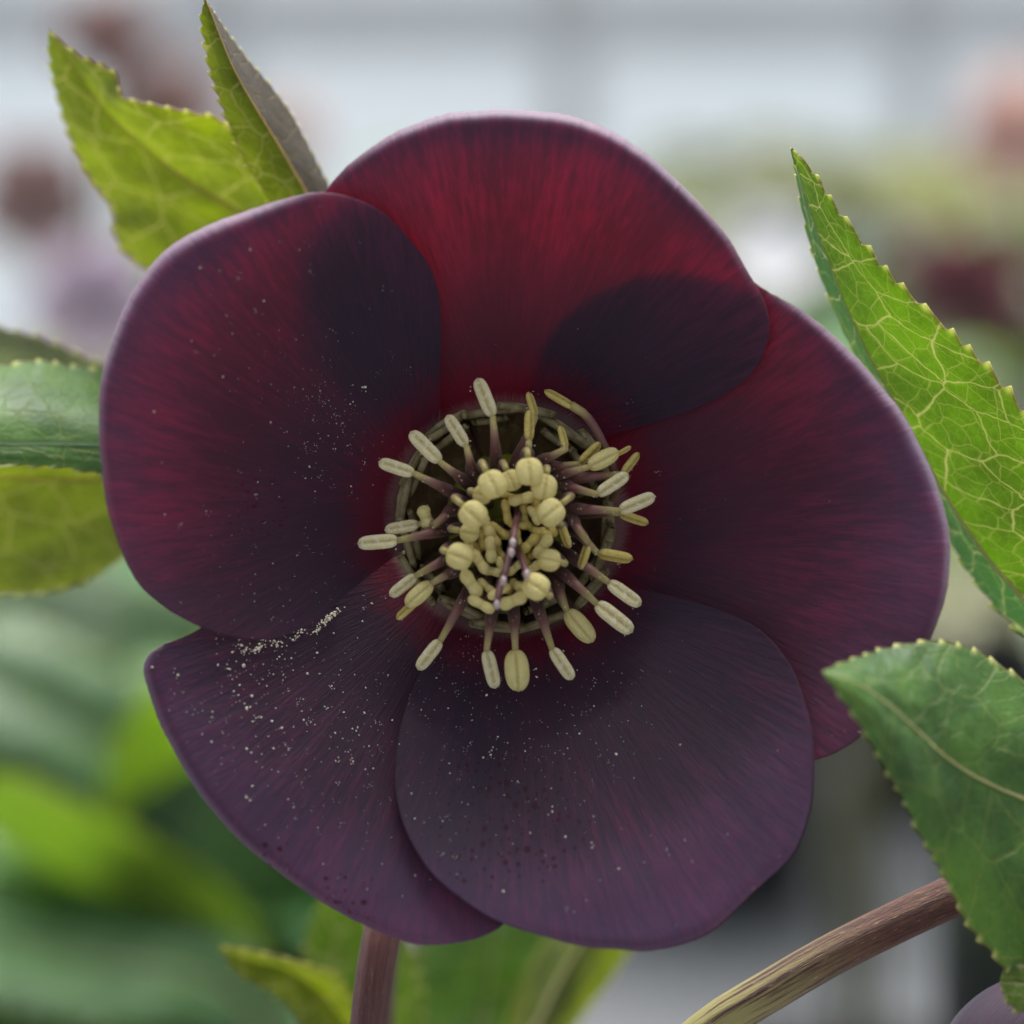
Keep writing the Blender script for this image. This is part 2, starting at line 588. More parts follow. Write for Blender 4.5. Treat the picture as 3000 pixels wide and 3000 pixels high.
B = {
    'teal': bg_leaf_mat('far_leaf_bluish', (0.085, 0.200, 0.095), (0.20, 0.42, 0.08), 0.3),
    'green': bg_leaf_mat('far_leaf_green', (0.075, 0.165, 0.045), (0.25, 0.48, 0.04), 0.4),
    'lime': bg_leaf_mat('far_leaf_lime', (0.105, 0.180, 0.025), (0.33, 0.52, 0.03), 0.45),
    'olive': bg_leaf_mat('far_leaf_olive', (0.120, 0.125, 0.050), (0.34, 0.36, 0.09), 0.4),
    'grey': bg_leaf_mat('far_leaf_greyish', (0.13, 0.145, 0.10), (0.25, 0.28, 0.14), 0.3),
    'petiole': plain('far_petiole', (0.10, 0.10, 0.035), 0.5, 0.4, 0.2, 60),
    'red': plain('far_flower_red', (0.30, 0.20, 0.20), 0.5, 0.4, 0.25, 60, trans=(0.45, 0.28, 0.27), tfac=0.3),
    'mauve': plain('far_flower_mauve', (0.50, 0.40, 0.50), 0.5, 0.4, 0.2, 60, trans=(0.6, 0.45, 0.6), tfac=0.35),
    'plum': plain('far_flower_plum', (0.15, 0.065, 0.080), 0.5, 0.4, 0.2, 60, trans=(0.3, 0.10, 0.12), tfac=0.3),
    'white': plain('far_flower_white', (0.66, 0.66, 0.70), 0.5, 0.4, 0.05, 60, trans=(0.85, 0.85, 0.9), tfac=0.4),
    'pink': plain('far_flower_pink', (0.62, 0.42, 0.38), 0.5, 0.4, 0.15, 60, trans=(0.75, 0.5, 0.45), tfac=0.4),
}


def palmate_mesh(nl, seed):
    """one compound leaf: toothed leaflets spreading from a point, arching down"""
    r = random.Random(seed)
    vs, fs = [], []
    for i in range(nl):
        a = math.radians(-118 + 236 * i / (nl - 1) + r.uniform(-6, 6))
        L = 1.0 * (1 - 0.22 * abs(i - (nl - 1) / 2) / (nl / 2)) * r.uniform(0.88, 1.08)
        Wd = 0.19 * r.uniform(0.85, 1.15)
        droop = r.uniform(0.18, 0.4)
        fold = r.uniform(0.15, 0.4)
        b0 = len(vs)
        n = 14
        for k in range(n + 1):
            t = k / n
            hw = Wd * math.sin(math.pi * min(1, t ** 0.8 * 0.97 + 0.03)) ** 0.9 * (1 + 0.12 * (k % 2)) + 0.006
            z = 0.16 * t - droop * t * t
            for q in (-1, -0.5, 0, 0.5, 1):
                x, y = L * t, hw * q
                zz = z + fold * abs(q) * hw + 0.015 * math.sin(9 * t + q)
                vs.append((x * math.cos(a) - y * math.sin(a), x * math.sin(a) + y * math.cos(a), zz))
        for k in range(n):
            for q in range(4):
                c = b0 + k * 5 + q
                fs.append((c, c + 1, c + 6, c + 5))
    return mesh('palmate_leaf', vs, fs)


PALM = [palmate_mesh(n, s) for n, s in ((7, 1), (9, 2), (7, 3), (5, 4))]


def cup_flower_mesh(seed):
    r = random.Random(seed)
    vs, fs = [], []
    for i in range(5):
        a = 2 * math.pi * i / 5
        b0 = len(vs)
        n, m = 8, 8
        for k in range(n + 1):
            t = k / n
            hw = 0.62 * math.sin(math.pi * (0.08 + 0.86 * t) ** 0.85)
            for j in range(m + 1):
                q = -1 + 2 * j / m
                x = t
                y = hw * q
                z = 0.35 * t * t + 0.12 * abs(q) ** 2 * hw + 0.02 * i
                vs.append((x * math.cos(a) - y * math.sin(a), x * math.sin(a) + y * math.cos(a), z))
        for k in range(n):
            for j in range(m):
                c = b0 + k * (m + 1) + j
                fs.append((c, c + 1, c + m + 2, c + m + 1))
    return mesh('cup_flower', vs, fs)


CUP = cup_flower_mesh(5)
POT = None


def pot_mesh():
    prof = [(0.0, 0.0), (0.062, 0.0), (0.064, 0.004), (0.078, 0.118), (0.083, 0.118), (0.085, 0.122), (0.085, 0.14), (0.083, 0.143), (0.078, 0.143), (0.076, 0.125), (0.0, 0.125)]
    seg = 40
    vs, fs = [], []
    for r_, z in prof:
        for k in range(seg):
            th = 2 * math.pi * k / seg
            vs.append((r_ * math.cos(th), r_ * math.sin(th), z))
    for i in range(len(prof) - 1):
        for k in range(seg):
            fs.append((i * seg + k, i * seg + (k + 1) % seg, (i + 1) * seg + (k + 1) % seg, (i + 1) * seg + k))
    return mesh('pot', vs, fs)


POT = pot_mesh()
POTSOIL = None


def soil_mesh():
    vs, fs = [(0, 0, 0.132)], []
    for j in range(1, 7):
        for k in range(24):
            th = 2 * math.pi * k / 24
            rr = 0.0755 * j / 6
            vs.append((rr * math.cos(th), rr * math.sin(th), 0.130 + 0.004 * nz(rr * 60 * math.cos(th), rr * 60 * math.sin(th))))
    for k in range(24):
        fs.append((0, 1 + k, 1 + (k + 1) % 24))
    for j in range(5):
        for k in range(24):
            a = 1 + j * 24
            fs.append((a + k, a + 24 + k, a + 24 + (k + 1) % 24, a + (k + 1) % 24))
    return mesh('soil', vs, fs)


POTSOIL = soil_mesh()


def with_mat(me, mat, cache={}):
    """mesh data with one material, shared between alike pieces"""
    key = (me.name, mat.name)
    if key not in cache:
        c = me.copy()
        c.materials.clear()
        c.materials.append(mat)
        cache[key] = c
    return cache[key]


def place(name, me, mat, parent, mtx):
    o = bpy.data.objects.new(name, with_mat(me, mat))
    COL.objects.link(o)
    o.parent = parent
    o.matrix_basis = mtx
    return o


def stalk(name, a, b, rad, parent, bend=0.3):
    """a curved stalk between two points in the parent's space"""
    a, b = Vector(a), Vector(b)
    mid = a.lerp(b, 0.5) + Vector((-(b.x - a.x) * bend, -(b.y - a.y) * bend, 0))
    pts = catmull([a, mid, b], 9)
    me = tube(pts, [rad * (1.15 - 0.3 * i / 8) for i in range(9)], 7, True, name=name)
    me.materials.append(B['petiole'])
    o = bpy.data.objects.new(name, me)
    COL.objects.link(o)
    o.parent = parent
    return o


def plant(x, y, label, leaves, flowers=(), pot=True, pot_scale=1.0, group='potted hellebores behind the flower'):
    """leaves: (dx,dy,z,size,heading deg,pitch deg,mat)   flowers: (dx,dy,z,size,heading,pitch,mat), relative to the plant"""
    root = thing('hellebore_plant', label, 'plant', (x, y, 0), group)
    z0 = 0.0
    if pot:
        p = bpy.data.objects.new('pot', with_mat(POT, M['pot']))
        COL.objects.link(p); p.parent = root; p.scale = (pot_scale,) * 3
        s = bpy.data.objects.new('soil', with_mat(POTSOIL, M['soil']))
        COL.objects.link(s); s.parent = root; s.scale = (pot_scale,) * 3
        z0 = 0.128 * pot_scale
    rr = random.Random(int((x * 97 + y * 31) * 100))
    for (dx, dy, z, sz, hd, pit, mt) in leaves:
        mtx = Matrix.Translation((dx, dy, z)) @ Matrix.Rotation(math.radians(hd), 4, 'Z') @ Matrix.Rotation(math.radians(pit), 4, 'Y') @ Matrix.Scale(sz, 4)
        lf = place('leaf', rr.choice(PALM), B[mt], root, mtx)
        stalk('petiole', (rr.uniform(-.02, .02), rr.uniform(-.02, .02), z0), (dx, dy, z), 0.0022, root)
    for (dx, dy, z, sz, hd, pit, mt) in flowers:
        mtx = Matrix.Translation((dx, dy, z)) @ Matrix.Rotation(math.radians(hd), 4, 'Z') @ Matrix.Rotation(math.radians(pit), 4, 'Y') @ Matrix.Scale(sz, 4)
        place('flower', CUP, B[mt], root, mtx)
        stalk('flower_stalk', (rr.uniform(-.015, .015), rr.uniform(-.015, .015), z0), (dx, dy, z), 0.0026, root)
    return root


def auto_leaves(n, rad, z0, z1, size, mats, seed):
    r = random.Random(seed)
    out = []
    for i in range(n):
        a = 360 * i / n + r.uniform(-20, 20)
        d = rad * r.uniform(0.45, 1.0)
        out.append((d * math.cos(math.radians(a)), d * math.sin(math.radians(a)), r.uniform(z0, z1), size * r.uniform(0.8, 1.15), a, r.uniform(-5, 30), r.choice(mats)))
    return out


def W(px, py, dist):
    """world point seen at a pixel at a given distance along the view axis"""
    return P(px, py, (dist - D) * 1000)


def plant_at(px, dist, label, leaves, flowers_px=(), **kw):
    """plant whose axis is seen at pixel column px at this distance; flowers given by pixel"""
    c = W(px, 1500, dist)
    fl = []
    for (fx, fy, sz, hd, pit, mt) in flowers_px:
        q = W(fx, fy, dist + 0.02)
        fl.append((q.x - c.x, q.y - c.y, q.z, sz, hd, pit, mt))
    return plant(c.x, c.y, label, leaves, fl, **kw)


# left, near: dense leafy plants just behind the flower
plant_at(50, 0.58, 'leafy green potted hellebore without flowers close behind the dark bloom',
         auto_leaves(16, 0.07, 0.20, 0.300, 0.080, ['teal', 'green', 'teal', 'lime'], 11))
plant_at(-350, 0.80, 'leafy hellebore with bluish green leaves and one pale mauve bloom',
         auto_leaves(15, 0.13, 0.22, 0.33, 0.11, ['teal', 'green', 'teal'], 12),
         [(285, 900, 0.020, -90, 80, 'mauve')])
plant_at(150, 0.85, 'leafy hellebore with lime green young leaves',
         auto_leaves(15, 0.10, 0.18, 0.31, 0.09, ['green', 'lime', 'green', 'teal'], 13))
plant_at(250, 1.25, 'hellebore with drooping dull red blooms held above its leaves',
         auto_leaves(13, 0.14, 0.24, 0.36, 0.10, ['green', 'olive', 'teal'], 14),
         [(330, 100, 0.024, -100, 95, 'red'), (480, 310, 0.026, -70, 100, 'red'), (110, 590, 0.030, -90, 85, 'red')])
plant_at(2480, 1.05, 'hellebore with a single white bloom beside the dark flower',
         auto_leaves(4, 0.06, 0.26, 0.31, 0.055, ['olive', 'grey'], 15),
         [(2262, 770, 0.021, -95, 55, 'white')], pot_scale=0.6)
plant_at(2420, 2.7, 'hellebore with olive yellow leaves and one plum bloom',
         auto_leaves(26, 0.24, 0.28, 0.48, 0.11, ['olive', 'lime', 'olive', 'green', 'grey'], 16),
         [(2250, 560, 0.03, -80, 85, 'plum')])
plant_at(3330, 1.22, 'hellebore with plum blooms among olive and bluish leaves',
         auto_leaves(12, 0.16, 0.25, 0.37, 0.09, ['olive', 'teal', 'green'], 17),
         [(2800, 830, 0.026, -90, 90, 'plum'), (2890, 900, 0.022, -60, 95, 'plum'), (2970, 400, 0.028, -90, 85, 'pink')])
plant_at(2080, 1.7, 'hellebore with dense olive and lime leaves behind the white bloom',
         auto_leaves(30, 0.16, 0.30, 0.445, 0.085, ['olive', 'grey', 'grey', 'olive', 'green'], 23))
plant_at(1700, 2.9, 'hellebore with olive leaves in the row farthest from the flower',
         auto_leaves(24, 0.22, 0.28, 0.45, 0.11, ['olive', 'green', 'lime', 'grey'], 18))
plant_at(900, 2.6, 'hellebore with green and olive leaves and a pink bloom',
         auto_leaves(14, 0.17, 0.26, 0.42, 0.11, ['green', 'olive', 'teal'], 19), [(820, 420, 0.04, -90, 85, 'pink')])
plant_at(3150, 2.5, 'hellebore with olive leaves and a faded pink bloom',
         auto_leaves(24, 0.22, 0.28, 0.48, 0.11, ['olive', 'green', 'lime', 'grey'], 20), [(3000, 320, 0.04, -90, 85, 'pink')])
plant_at(2800, 2.0, 'hellebore with grey green leaves and a pink bloom before the olive leaved ones',
         auto_leaves(22, 0.19, 0.29, 0.46, 0.10, ['grey', 'olive', 'green', 'grey'], 21),
         [(2720, 700, 0.03, -90, 85, 'pink'), (2560, 620, 0.03, -60, 85, 'plum')])

# a tall black nursery pot just behind, at the right
bp = thing('plant_pot', 'tall black plastic plant pot behind the drooping leaf and the striped stem', 'pot', tuple(Vector((W(4480, 1500, 0.50).x, W(4480, 1500, 0.50).y, 0))))
for nm, me_, mt in (('body', POT, M['pot']), ('soil', POTSOIL, M['soil'])):
    o = bpy.data.objects.new(nm, with_mat(me_, mt))
    COL.objects.link(o)
    o.parent = bp
    o.scale = (1.2, 1.2, 1.95)

# ================================================================== THE FLOWER
CX, CY = 1485, 1515
BOWL_R = [0, 4, 9, 14, 20, 27, 34, 40, 48]
BOWL_Y = [9.0, 8.0, 5.6, 2.4, -1.0, -4.6, -7.6, -9.2, -9.4]


def bowl(px, py):
    r = math.hypot(px - CX, py - CY) * 0.03
    return float(np.interp(r, BOWL_R, BOWL_Y))


_br = np.linspace(0, 48, 200)
_by = np.interp(_br, BOWL_R, BOWL_Y)
for _ in range(60):
    _by[1:-1] = (_by[:-2] + 2 * _by[1:-1] + _by[2:]) / 4


def bowl(px, py):
    return float(np.interp(math.hypot(px - CX, py - CY) * 0.03, _br, _by))


PETALS = {
    # base, layer mm (towards camera negative), outline (px,py,roll mm)
    'left': dict(base=(1262, 1490), layer=-1.8, seed=1.3, backlit=0.35, spot=0.25, out=[
        (1292, 1250, 0), (1288, 1120, 0), (1291, 1000, 0), (1288, 880, 0), (1262, 790, 0), (1215, 720, 0), (1140, 640, 0), (1050, 585, 0.1), (950, 563, 0.3),
        (830, 585, 0.9), (700, 625, 1.6), (580, 672, 2.0), (470, 745, 2.2), (395, 845, 2.2), (345, 950, 2.0), (310, 1050, 1.6), (293, 1130, 1.3), (288, 1250, 1.0),
        (300, 1400, 0.7), (330, 1540, 0.4), (380, 1670, 0.2), (450, 1750, 0), (560, 1822, 0), (680, 1865, 0), (780, 1872, 0), (870, 1848, 0), (950, 1800, 0),
        (1040, 1720, 0), (1110, 1665, 0), (1200, 1600, 0)]),
    'top': dict(base=(1480, 1345), layer=-0.2, seed=5.1, backlit=1.0, spot=0.0, out=[
        (1290, 1240, 0), (1080, 1130, 0), (935, 960, 0), (885, 790, 0), (900, 660, 0), (945, 570, 0), (1000, 505, 0.5), (1090, 430, 1.0), (1200, 368, 1.4), (1320, 332, 1.6),
        (1460, 322, 1.7), (1600, 328, 1.8), (1740, 362, 1.8), (1880, 440, 1.7), (2010, 555, 1.4), (2120, 680, 1.0), (2195, 800, 0.5), (2240, 890, 0.1),
        (2253, 975, 0), (2225, 1060, 0), (2160, 1130, 0), (2040, 1195, 0), (1900, 1242, 0), (1780, 1280, 0), (1660, 1330, 0)]),
    'right': dict(base=(1625, 1570), layer=0.55, seed=9.7, backlit=0.7, spot=0.0, out=[
        (1572, 1300, 0), (1560, 1180, 0), (1562, 1080, 0), (1600, 980, 0), (1680, 885, 0), (1790, 815, 0), (1920, 780, 0), (2060, 785, 0), (2180, 815, 0), (2235, 845, 0.2),
        (2350, 912, 0.8), (2460, 1000, 1.3), (2570, 1115, 1.6), (2660, 1240, 1.8), (2725, 1370, 2.0), (2768, 1500, 2.1), (2785, 1620, 1.8), (2772, 1740, 1.2),
        (2730, 1860, 0.6), (2665, 1990, 0.3), (2580, 2100, 0), (2490, 2180, 0), (2400, 2222, 0), (2300, 2225, 0), (2180, 2160, 0), (2040, 2040, 0), (1880, 1880, 0), (1760, 1740, 0)]),
    'lower_left': dict(base=(1395, 1635), layer=0.6, seed=13.9, backlit=-0.9, spot=0.35, out=[
        (1200, 1625, 0), (1020, 1660, 0), (820, 1730, 0), (660, 1800, 0), (560, 1855, 0), (490, 1885, 0), (440, 1912, 0.5), (420, 1955, 1.0), (432, 2020, 1.0), (470, 2120, 1.0),
        (530, 2240, 1.0), (610, 2360, 0.9), (710, 2470, 0.8), (830, 2565, 0.7), (960, 2655, 0.5), (1090, 2722, 0.4), (1230, 2768, 0.3), (1360, 2760, 0.1),
        (1450, 2725, 0), (1500, 2670, 0), (1520, 2560, 0), (1510, 2400, 0), (1490, 2200, 0), (1455, 1950, 0)]),
    'bottom': dict(base=(1510, 1665), layer=-1.3, seed=21.1, backlit=-1.3, spot=1.0, out=[
        (1400, 1760, 0), (1300, 1870, 0), (1225, 1985, 0), (1185, 2090, 0), (1163, 2200, 0), (1160, 2310, 0), (1182, 2410, 0), (1225, 2500, 0), (1300, 2590, 0), (1400, 2665, 0), (1500, 2715, 0.1),
        (1620, 2752, 0.3), (1750, 2778, 0.4), (1880, 2785, 0.4), (1990, 2768, 0.3), (2080, 2730, 0.3), (2160, 2660, 0.3), (2250, 2575, 0.3), (2330, 2490, 0.2), (2370, 2390, 0.1),
        (2382, 2280, 0), (2378, 2160, 0), (2350, 2040, 0), (2300, 1930, 0), (2230, 1850, 0), (2120, 1792, 0), (1980, 1750, 0), (1840, 1718, 0), (1700, 1690, 0)]),
}


def petal_y(pd, px, py):
    """depth of a petal's face in mm at a pixel"""
    r = math.hypot(px - CX, py - CY) * 0.03
    bx, by = pd['base']
    a = math.atan2(py - by, px - bx)
    d = math.hypot(px - bx, py - by)
    y = bowl(px, py) + pd['layer'] * smooth(2, 13, r)
    s = pd['seed']
    amp = smooth(10, 32, r)
    y += 0.55 * amp * nz(px * 0.0016, py * 0.0016, 2.0)         # broad undulation, shared so petals lie on each other
    y += 0.05 * amp * nz(a * 13 + s, r * 0.04, s + 4)           # vein ridges
    y += 0.16 * amp * nz(px * 0.0045, py * 0.0045, 5.0)
    return y


flower = thing('hellebore_flower', 'large open dark plum hellebore flower with cream yellow stamens on a hairy purple stalk', 'flower', (-0.010, 0.030, 0.0))


def build_petal(pd):
    M_, N_ = 220, 56
    out = catmull(pd['out'], M_)
    bx, by = pd['base']
    rngp = pd['seed']
    vs, uvs, rads, spots, rims = [], [], [], [], []
    for i in range(M_):
        ox, oy, roll = out[i]
        j = 2.0 * nz(i * 0.9, rngp) + 4.0 * nz(i * 0.13, rngp + 3)
        dx, dy = ox - bx, oy - by
        L = math.hypot(dx, dy)
        ox, oy = ox + dx / L * j, oy + dy / L * j
        for k in range(N_):
            f = k / (N_ - 1)
            v = 0.03 + 0.97 * (1 - (1 - f) ** 1.35)
            px, py = bx + (ox - bx) * v, by + (oy - by) * v
            y = petal_y(pd, px, py)
            if roll > 0:
                wd = 1.6 / (L * 0.03)                   # the outer rim bends back
                q = max(0.0, (v - (1 - wd)) / wd)
                y += roll * 0.9 * q * q * q
            vs.append(P(px, py, y))
            a = math.atan2(py - by, px - bx)
            if pd is PETALS['left'] and a < 0:
                a += 2 * math.pi
            d = L * v * 0.03
            uvs.append((a + pd['seed'], d))
            rr = math.hypot(px - CX, py - CY) * 0.03
            rads.append(rr)
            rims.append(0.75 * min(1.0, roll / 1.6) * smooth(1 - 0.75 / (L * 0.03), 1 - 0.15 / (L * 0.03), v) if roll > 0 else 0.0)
            sp = 0.0
            if pd['spot'] >= 1:
                sp = smooth(330, 120, abs(px - 1500 - (py - 2400) * -0.10) * 1.0) * smooth(2150, 2260, py) * smooth(2640, 2540, py)
                sp = max(sp, 0.0)
            elif pd['spot'] > 0 and pd is PETALS['left']:
                sp = 0.8 * smooth(150, 70, math.hypot(px - 760, (py - 1480) * 0.8))
            elif pd['spot'] > 0:
                sp = 0.8 * smooth(150, 60, math.hypot(px - 1010, py - 2650)) + 0.9 * smooth(70, 40, math.hypot(px - 800, py - 2500))
            spots.append(sp)
    fs = []
    for i in range(M_ - 1):
        for k in range(N_ - 1):
            a = i * N_ + k
            fs.append((a, a + 1, a + N_ + 1, a + N_))
    me = mesh('petal', vs, fs)
    n = sum((p.normal for p in me.polygons), Vector())
    if n.dot(FWD) > 0:
        me.flip_normals()
    set_uv(me, uvs)
    set_attr(me, 'rad', rads)
    set_attr(me, 'spot', spots)
    set_attr(me, 'backlit', [pd['backlit']] * len(vs))
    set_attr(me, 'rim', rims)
    o = link('petal', me, [M['petal'], M['petal_back']])
    so = o.modifiers.new('thickness', 'SOLIDIFY')
    so.thickness = 0.00030
    so.offset = -1
    so.material_offset = 1
    so.material_offset_rim = 0
    adopt(o, flower)
    return o


petal_obj = {k: build_petal(v) for k, v in PETALS.items()}

# pollen grains fallen on the petals
ICO = None


def ico():
    bm = bmesh.new()
    bmesh.ops.create_icosphere(bm, subdivisions=1, radius=1.0)
    v = [tuple(q.co) for q in bm.verts]
    f = [tuple(x.index for x in q.verts) for q in bm.faces]
    bm.free()
    return v, f


IV, IF = ico()


def pollen_mesh(spots):
    """spots: (world point, radius m)"""
    vs, fs = [], []
    for p, r in spots:
        b = len(vs)
        q = Matrix.Rotation(rng.uniform(0, 6.28), 3, 'Y') @ Matrix.Diagonal((rng.uniform(.7, 1.5), .7, rng.uniform(.7, 1.1)))
        for v in IV:
            vs.append(p + (q @ Vector(v)) * r)
        for f in IF:
            fs.append(tuple(b + i for i in f))
    return mesh('pollen', vs, fs)


def inside(poly, x, y):
    c = False
    j = len(poly) - 1
    for i in range(len(poly)):
        if (poly[i][1] > y) != (poly[j][1] > y) and x < (poly[j][0] - poly[i][0]) * (y - poly[i][1]) / (poly[j][1] - poly[i][1]) + poly[i][0]:
            c = not c
        j = i
    return c


CLUST = {   # px, py, spread, count, size px
    'left': [(960, 1180, 75, 95, 4), (1000, 1290, 60, 40, 5), (930, 1150, 160, 40, 4), (720, 980, 190, 26, 7), (850, 1600, 190, 90, 4), (760, 1750, 190, 90, 4), (1050, 900, 190, 16, 4), (600, 850, 120, 10, 8)],
    'lower_left': [(800, 2060, 150, 150, 7), (1000, 2050, 170, 130, 5), (900, 2250, 230, 60, 6), (640, 2050, 110, 30, 9), (1080, 2200, 130, 60, 5), (1000, 2600, 140, 14, 8), (760, 1895, 55, 50, 8)],
    'bottom': [(1380, 2040, 140, 150, 5), (1640, 2090, 130, 100, 5), (1420, 2300, 190, 110, 4), (1750, 2120, 120, 40, 6), (1900, 2350, 300, 30, 5), (1500, 2480, 200, 30, 6), (1350, 1960, 80, 40, 5)],
    'right': [(2100, 1500, 300, 14, 4), (2500, 2160, 40, 8, 6)],
    'top': [(1600, 1050, 160, 10, 3), (1740, 1180, 90, 6, 3)],
}
for key, cl in CLUST.items():
    pd = PETALS[key]
    poly = [(a, b) for a, b, c in pd['out']]
    sp = []
    for (cx, cy, sd_, cnt, sz) in cl:
        for _ in range(int(cnt * 1.0)):
            x, y = rng.gauss(cx, sd_), rng.gauss(cy, sd_)
            if not inside(poly, x, y) or math.hypot(x - CX, y - CY) < 330:
                continue
            r_ = sz * 0.5 * 0.40 * math.exp(rng.gauss(0, 0.5)) * KPX
            r_ = min(r_, 9 * KPX)
            sp.append((P(x, y, petal_y(pd, x, y) - r_ * 0.2 * 1000), r_))
            if rng.random() < 0.18:      # grains stuck together
                for _ in range(rng.randint(2, 5)):
                    xx, yy = x + rng.gauss(0, 7), y + rng.gauss(0, 9)
                    sp.append((P(xx, yy, petal_y(pd, xx, yy) - 0.03), r_ * rng.uniform(.5, .9)))
    if key == 'lower_left':              # the drift of pollen caught along the edge of the left petal
        for (ax, ay, ww, n) in ((958, 1806, 13, 110), (930, 1835, 10, 40), (876, 1850, 7, 34), (760, 1890, 11, 60), (812, 1876, 6, 24), (988, 1782, 6, 30), (720, 1893, 9, 20)):
            for _ in range(int(n * 0.6)):
                tt = rng.gauss(0, 1)
                x, y = ax + tt * ww * 1.1 + rng.gauss(0, 4), ay - tt * ww * 0.75 + rng.gauss(0, 5)
                sp.append((P(x, y + 8, petal_y(pd, x, y) - rng.uniform(0, 0.9)), rng.uniform(1.4, 3.2) * KPX))
    o = link('pollen', pollen_mesh(sp), [M['pollen']])
    o['kind'] = 'stuff'
    o['label'] = 'cream pollen grains scattered on the dark petal'
    adopt(o, flower)

# ------------------------------------------------------------------ centre of the flower
def crop(x, y):
    """pixel of the close view of the centre -> photograph pixel"""
    return 1000 + x * 0.51760, 1050 + y * 0.51760


# receptacle: a green dome the stamens grow from
vs, fs, NR, NS = [], [], 10, 40
for j in range(NR + 1):
    for k in range(NS):
        th = 2 * math.pi * k / NS
        rr = 265 * j / NR
        vs.append(P(CX + rr * math.cos(th), CY + rr * math.sin(th), 4.5 + 3.0 * (j / NR) ** 2 + 0.2 * nz(3 * math.cos(th), 3 * math.sin(th), j)))
for j in range(NR):
    for k in range(NS):
        fs.append((j * NS + k, j * NS + (k + 1) % NS, (j + 1) * NS + (k + 1) % NS, (j + 1) * NS + k))
adopt(link('receptacle', mesh('receptacle', vs, fs), [M['receptacle']]), flower)


def nectary(ang, r_mouth, half_t, half_r, seed, ymouth=1.6):
    """a flattened horn with a torn lip, its mouth towards the viewer"""
    rr = random.Random(seed)
    SEG, NL = 40, 14
    vs, uv, al = [], [], []
    ca, sa = math.cos(ang), math.sin(ang)
    for j in range(NL + 1):
        t = j / NL
        ease = math.sin(t * math.pi / 2)
        r0 = 120 + (r_mouth - 120) * ease
        ht = 22 + (half_t - 22) * t ** 0.8
        hr = 16 + (half_r - 16) * t ** 0.8
        if t > 0.8:
            hr *= 1 + 0.25 * (t - 0.8) / 0.2
        for k in range(SEG):
            th = 2 * math.pi * k / SEG
            u, v = math.cos(th), math.sin(th)
            lip = 0.0
            if t > 0.6:
                q = (t - 0.6) / 0.4
                lip = q * (2.0 * nz(u * 1.3 + seed, v * 1.3, seed) + 0.6 * nz(u * 4, v * 4, seed) - 0.7 * v)   # outer lip stands higher
            tang = ht * u * (1 + 0.1 * nz(seed, t * 3, u))
            rad = hr * v * (1 + 0.5 * nz(u * 1.2 + seed, v * .5, t * 2)) - (7 * t * t * v if v > 0 else 0)
            bend = -0.0009 * tang * tang * (0.6 + 0.4 * t)      # follows the ring
            R = r0 + rad + bend
            x = CX + R * ca - tang * sa
            y = CY + R * sa + tang * ca
            dep = 7.6 + (ymouth - 7.6) * t ** 1.1 - lip * 0.55
            vs.append(P(x, y, dep))
            uv.append((k / SEG * 6, t * 9))
            al.append(t)
    fs = []
    for j in range(NL):
        for k in range(SEG):
            fs.append((j * SEG + k, j * SEG + (k + 1) % SEG, (j + 1) * SEG + (k + 1) % SEG, (j + 1) * SEG + k))
    me = mesh('nectary', vs, fs)
    set_uv(me, uv)
    set_attr(me, 'along', al)
    o = link('nectary', me, [M['nectary']])
    so = o.modifiers.new('thickness', 'SOLIDIFY')
    so.thickness = 0.00058
    so.offset = 0
    adopt(o, flower)


NECT = []
_rn = random.Random(77)
for k in range(15):
    NECT.append((-172 + 24 * k + _rn.uniform(-5, 5), _rn.uniform(304, 332), _rn.uniform(66, 100), _rn.uniform(4, 9), _rn.uniform(1.0, 2.0)))
for k in range(11):
    NECT.append((-160 + 33 * k + _rn.uniform(-7, 7), _rn.uniform(270, 296), _rn.uniform(50, 76), _rn.uniform(3, 7), _rn.uniform(1.6, 2.8)))
for i, (dg, rm, ht, hr, ym) in enumerate(NECT):
    nectary(math.radians(dg), rm, ht, hr, 31 + i * 1.7, ym)


# ------------------------------------------------------------------ anthers
def anther_mesh(name, wide, groove, open_=0.0):
    """two fused lobes along Z (length 1, centred), flat side to -Y; wide = half width, groove depth 0..1"""
    NL, SEG = 22, 28
    vs, gr = [], []
    for j in range(NL + 1):
        t = j / NL
        z = -0.5 + t
        prof = max(0.0, 1 - abs(2 * z) ** (4.2 if open_ else 2.6)) ** 0.5
        prof = max(prof, 0.02)
        for k in range(SEG):
            th = 2 * math.pi * k / SEG
            x, y = math.cos(th), math.sin(th)
            g = math.exp(-(x / 0.20) ** 2)
            rx = wide * prof * x
            ry = wide * (0.62 + 0.0 * open_) * prof * y * (1 - groove * g)
            if y < 0:
                ry *= 1 - open_ * 0.55 * math.exp(-(x / 0.45) ** 2)
            vs.append((rx, ry, z + 0.035 * g * prof * 0 + 0.02 * math.sin(5 * x + 3 * z)))
            gr.append(min(1.0, math.exp(-(x / (0.10 + 0.18 * open_)) ** 2) * (0.9 if y < 0 else 0.6)) * prof ** 0.5)
    fs = []
    for j in range(NL):
        for k in range(SEG):
            fs.append((j * SEG + k, j * SEG + (k + 1) % SEG, (j + 1) * SEG + (k + 1) % SEG, (j + 1) * SEG + k))
    fs.append(tuple(range(SEG))[::-1])
    fs.append(tuple(NL * SEG + k for k in range(SEG)))
    me = mesh(name, vs, fs)
    set_attr(me, 'groove', gr)
    return me


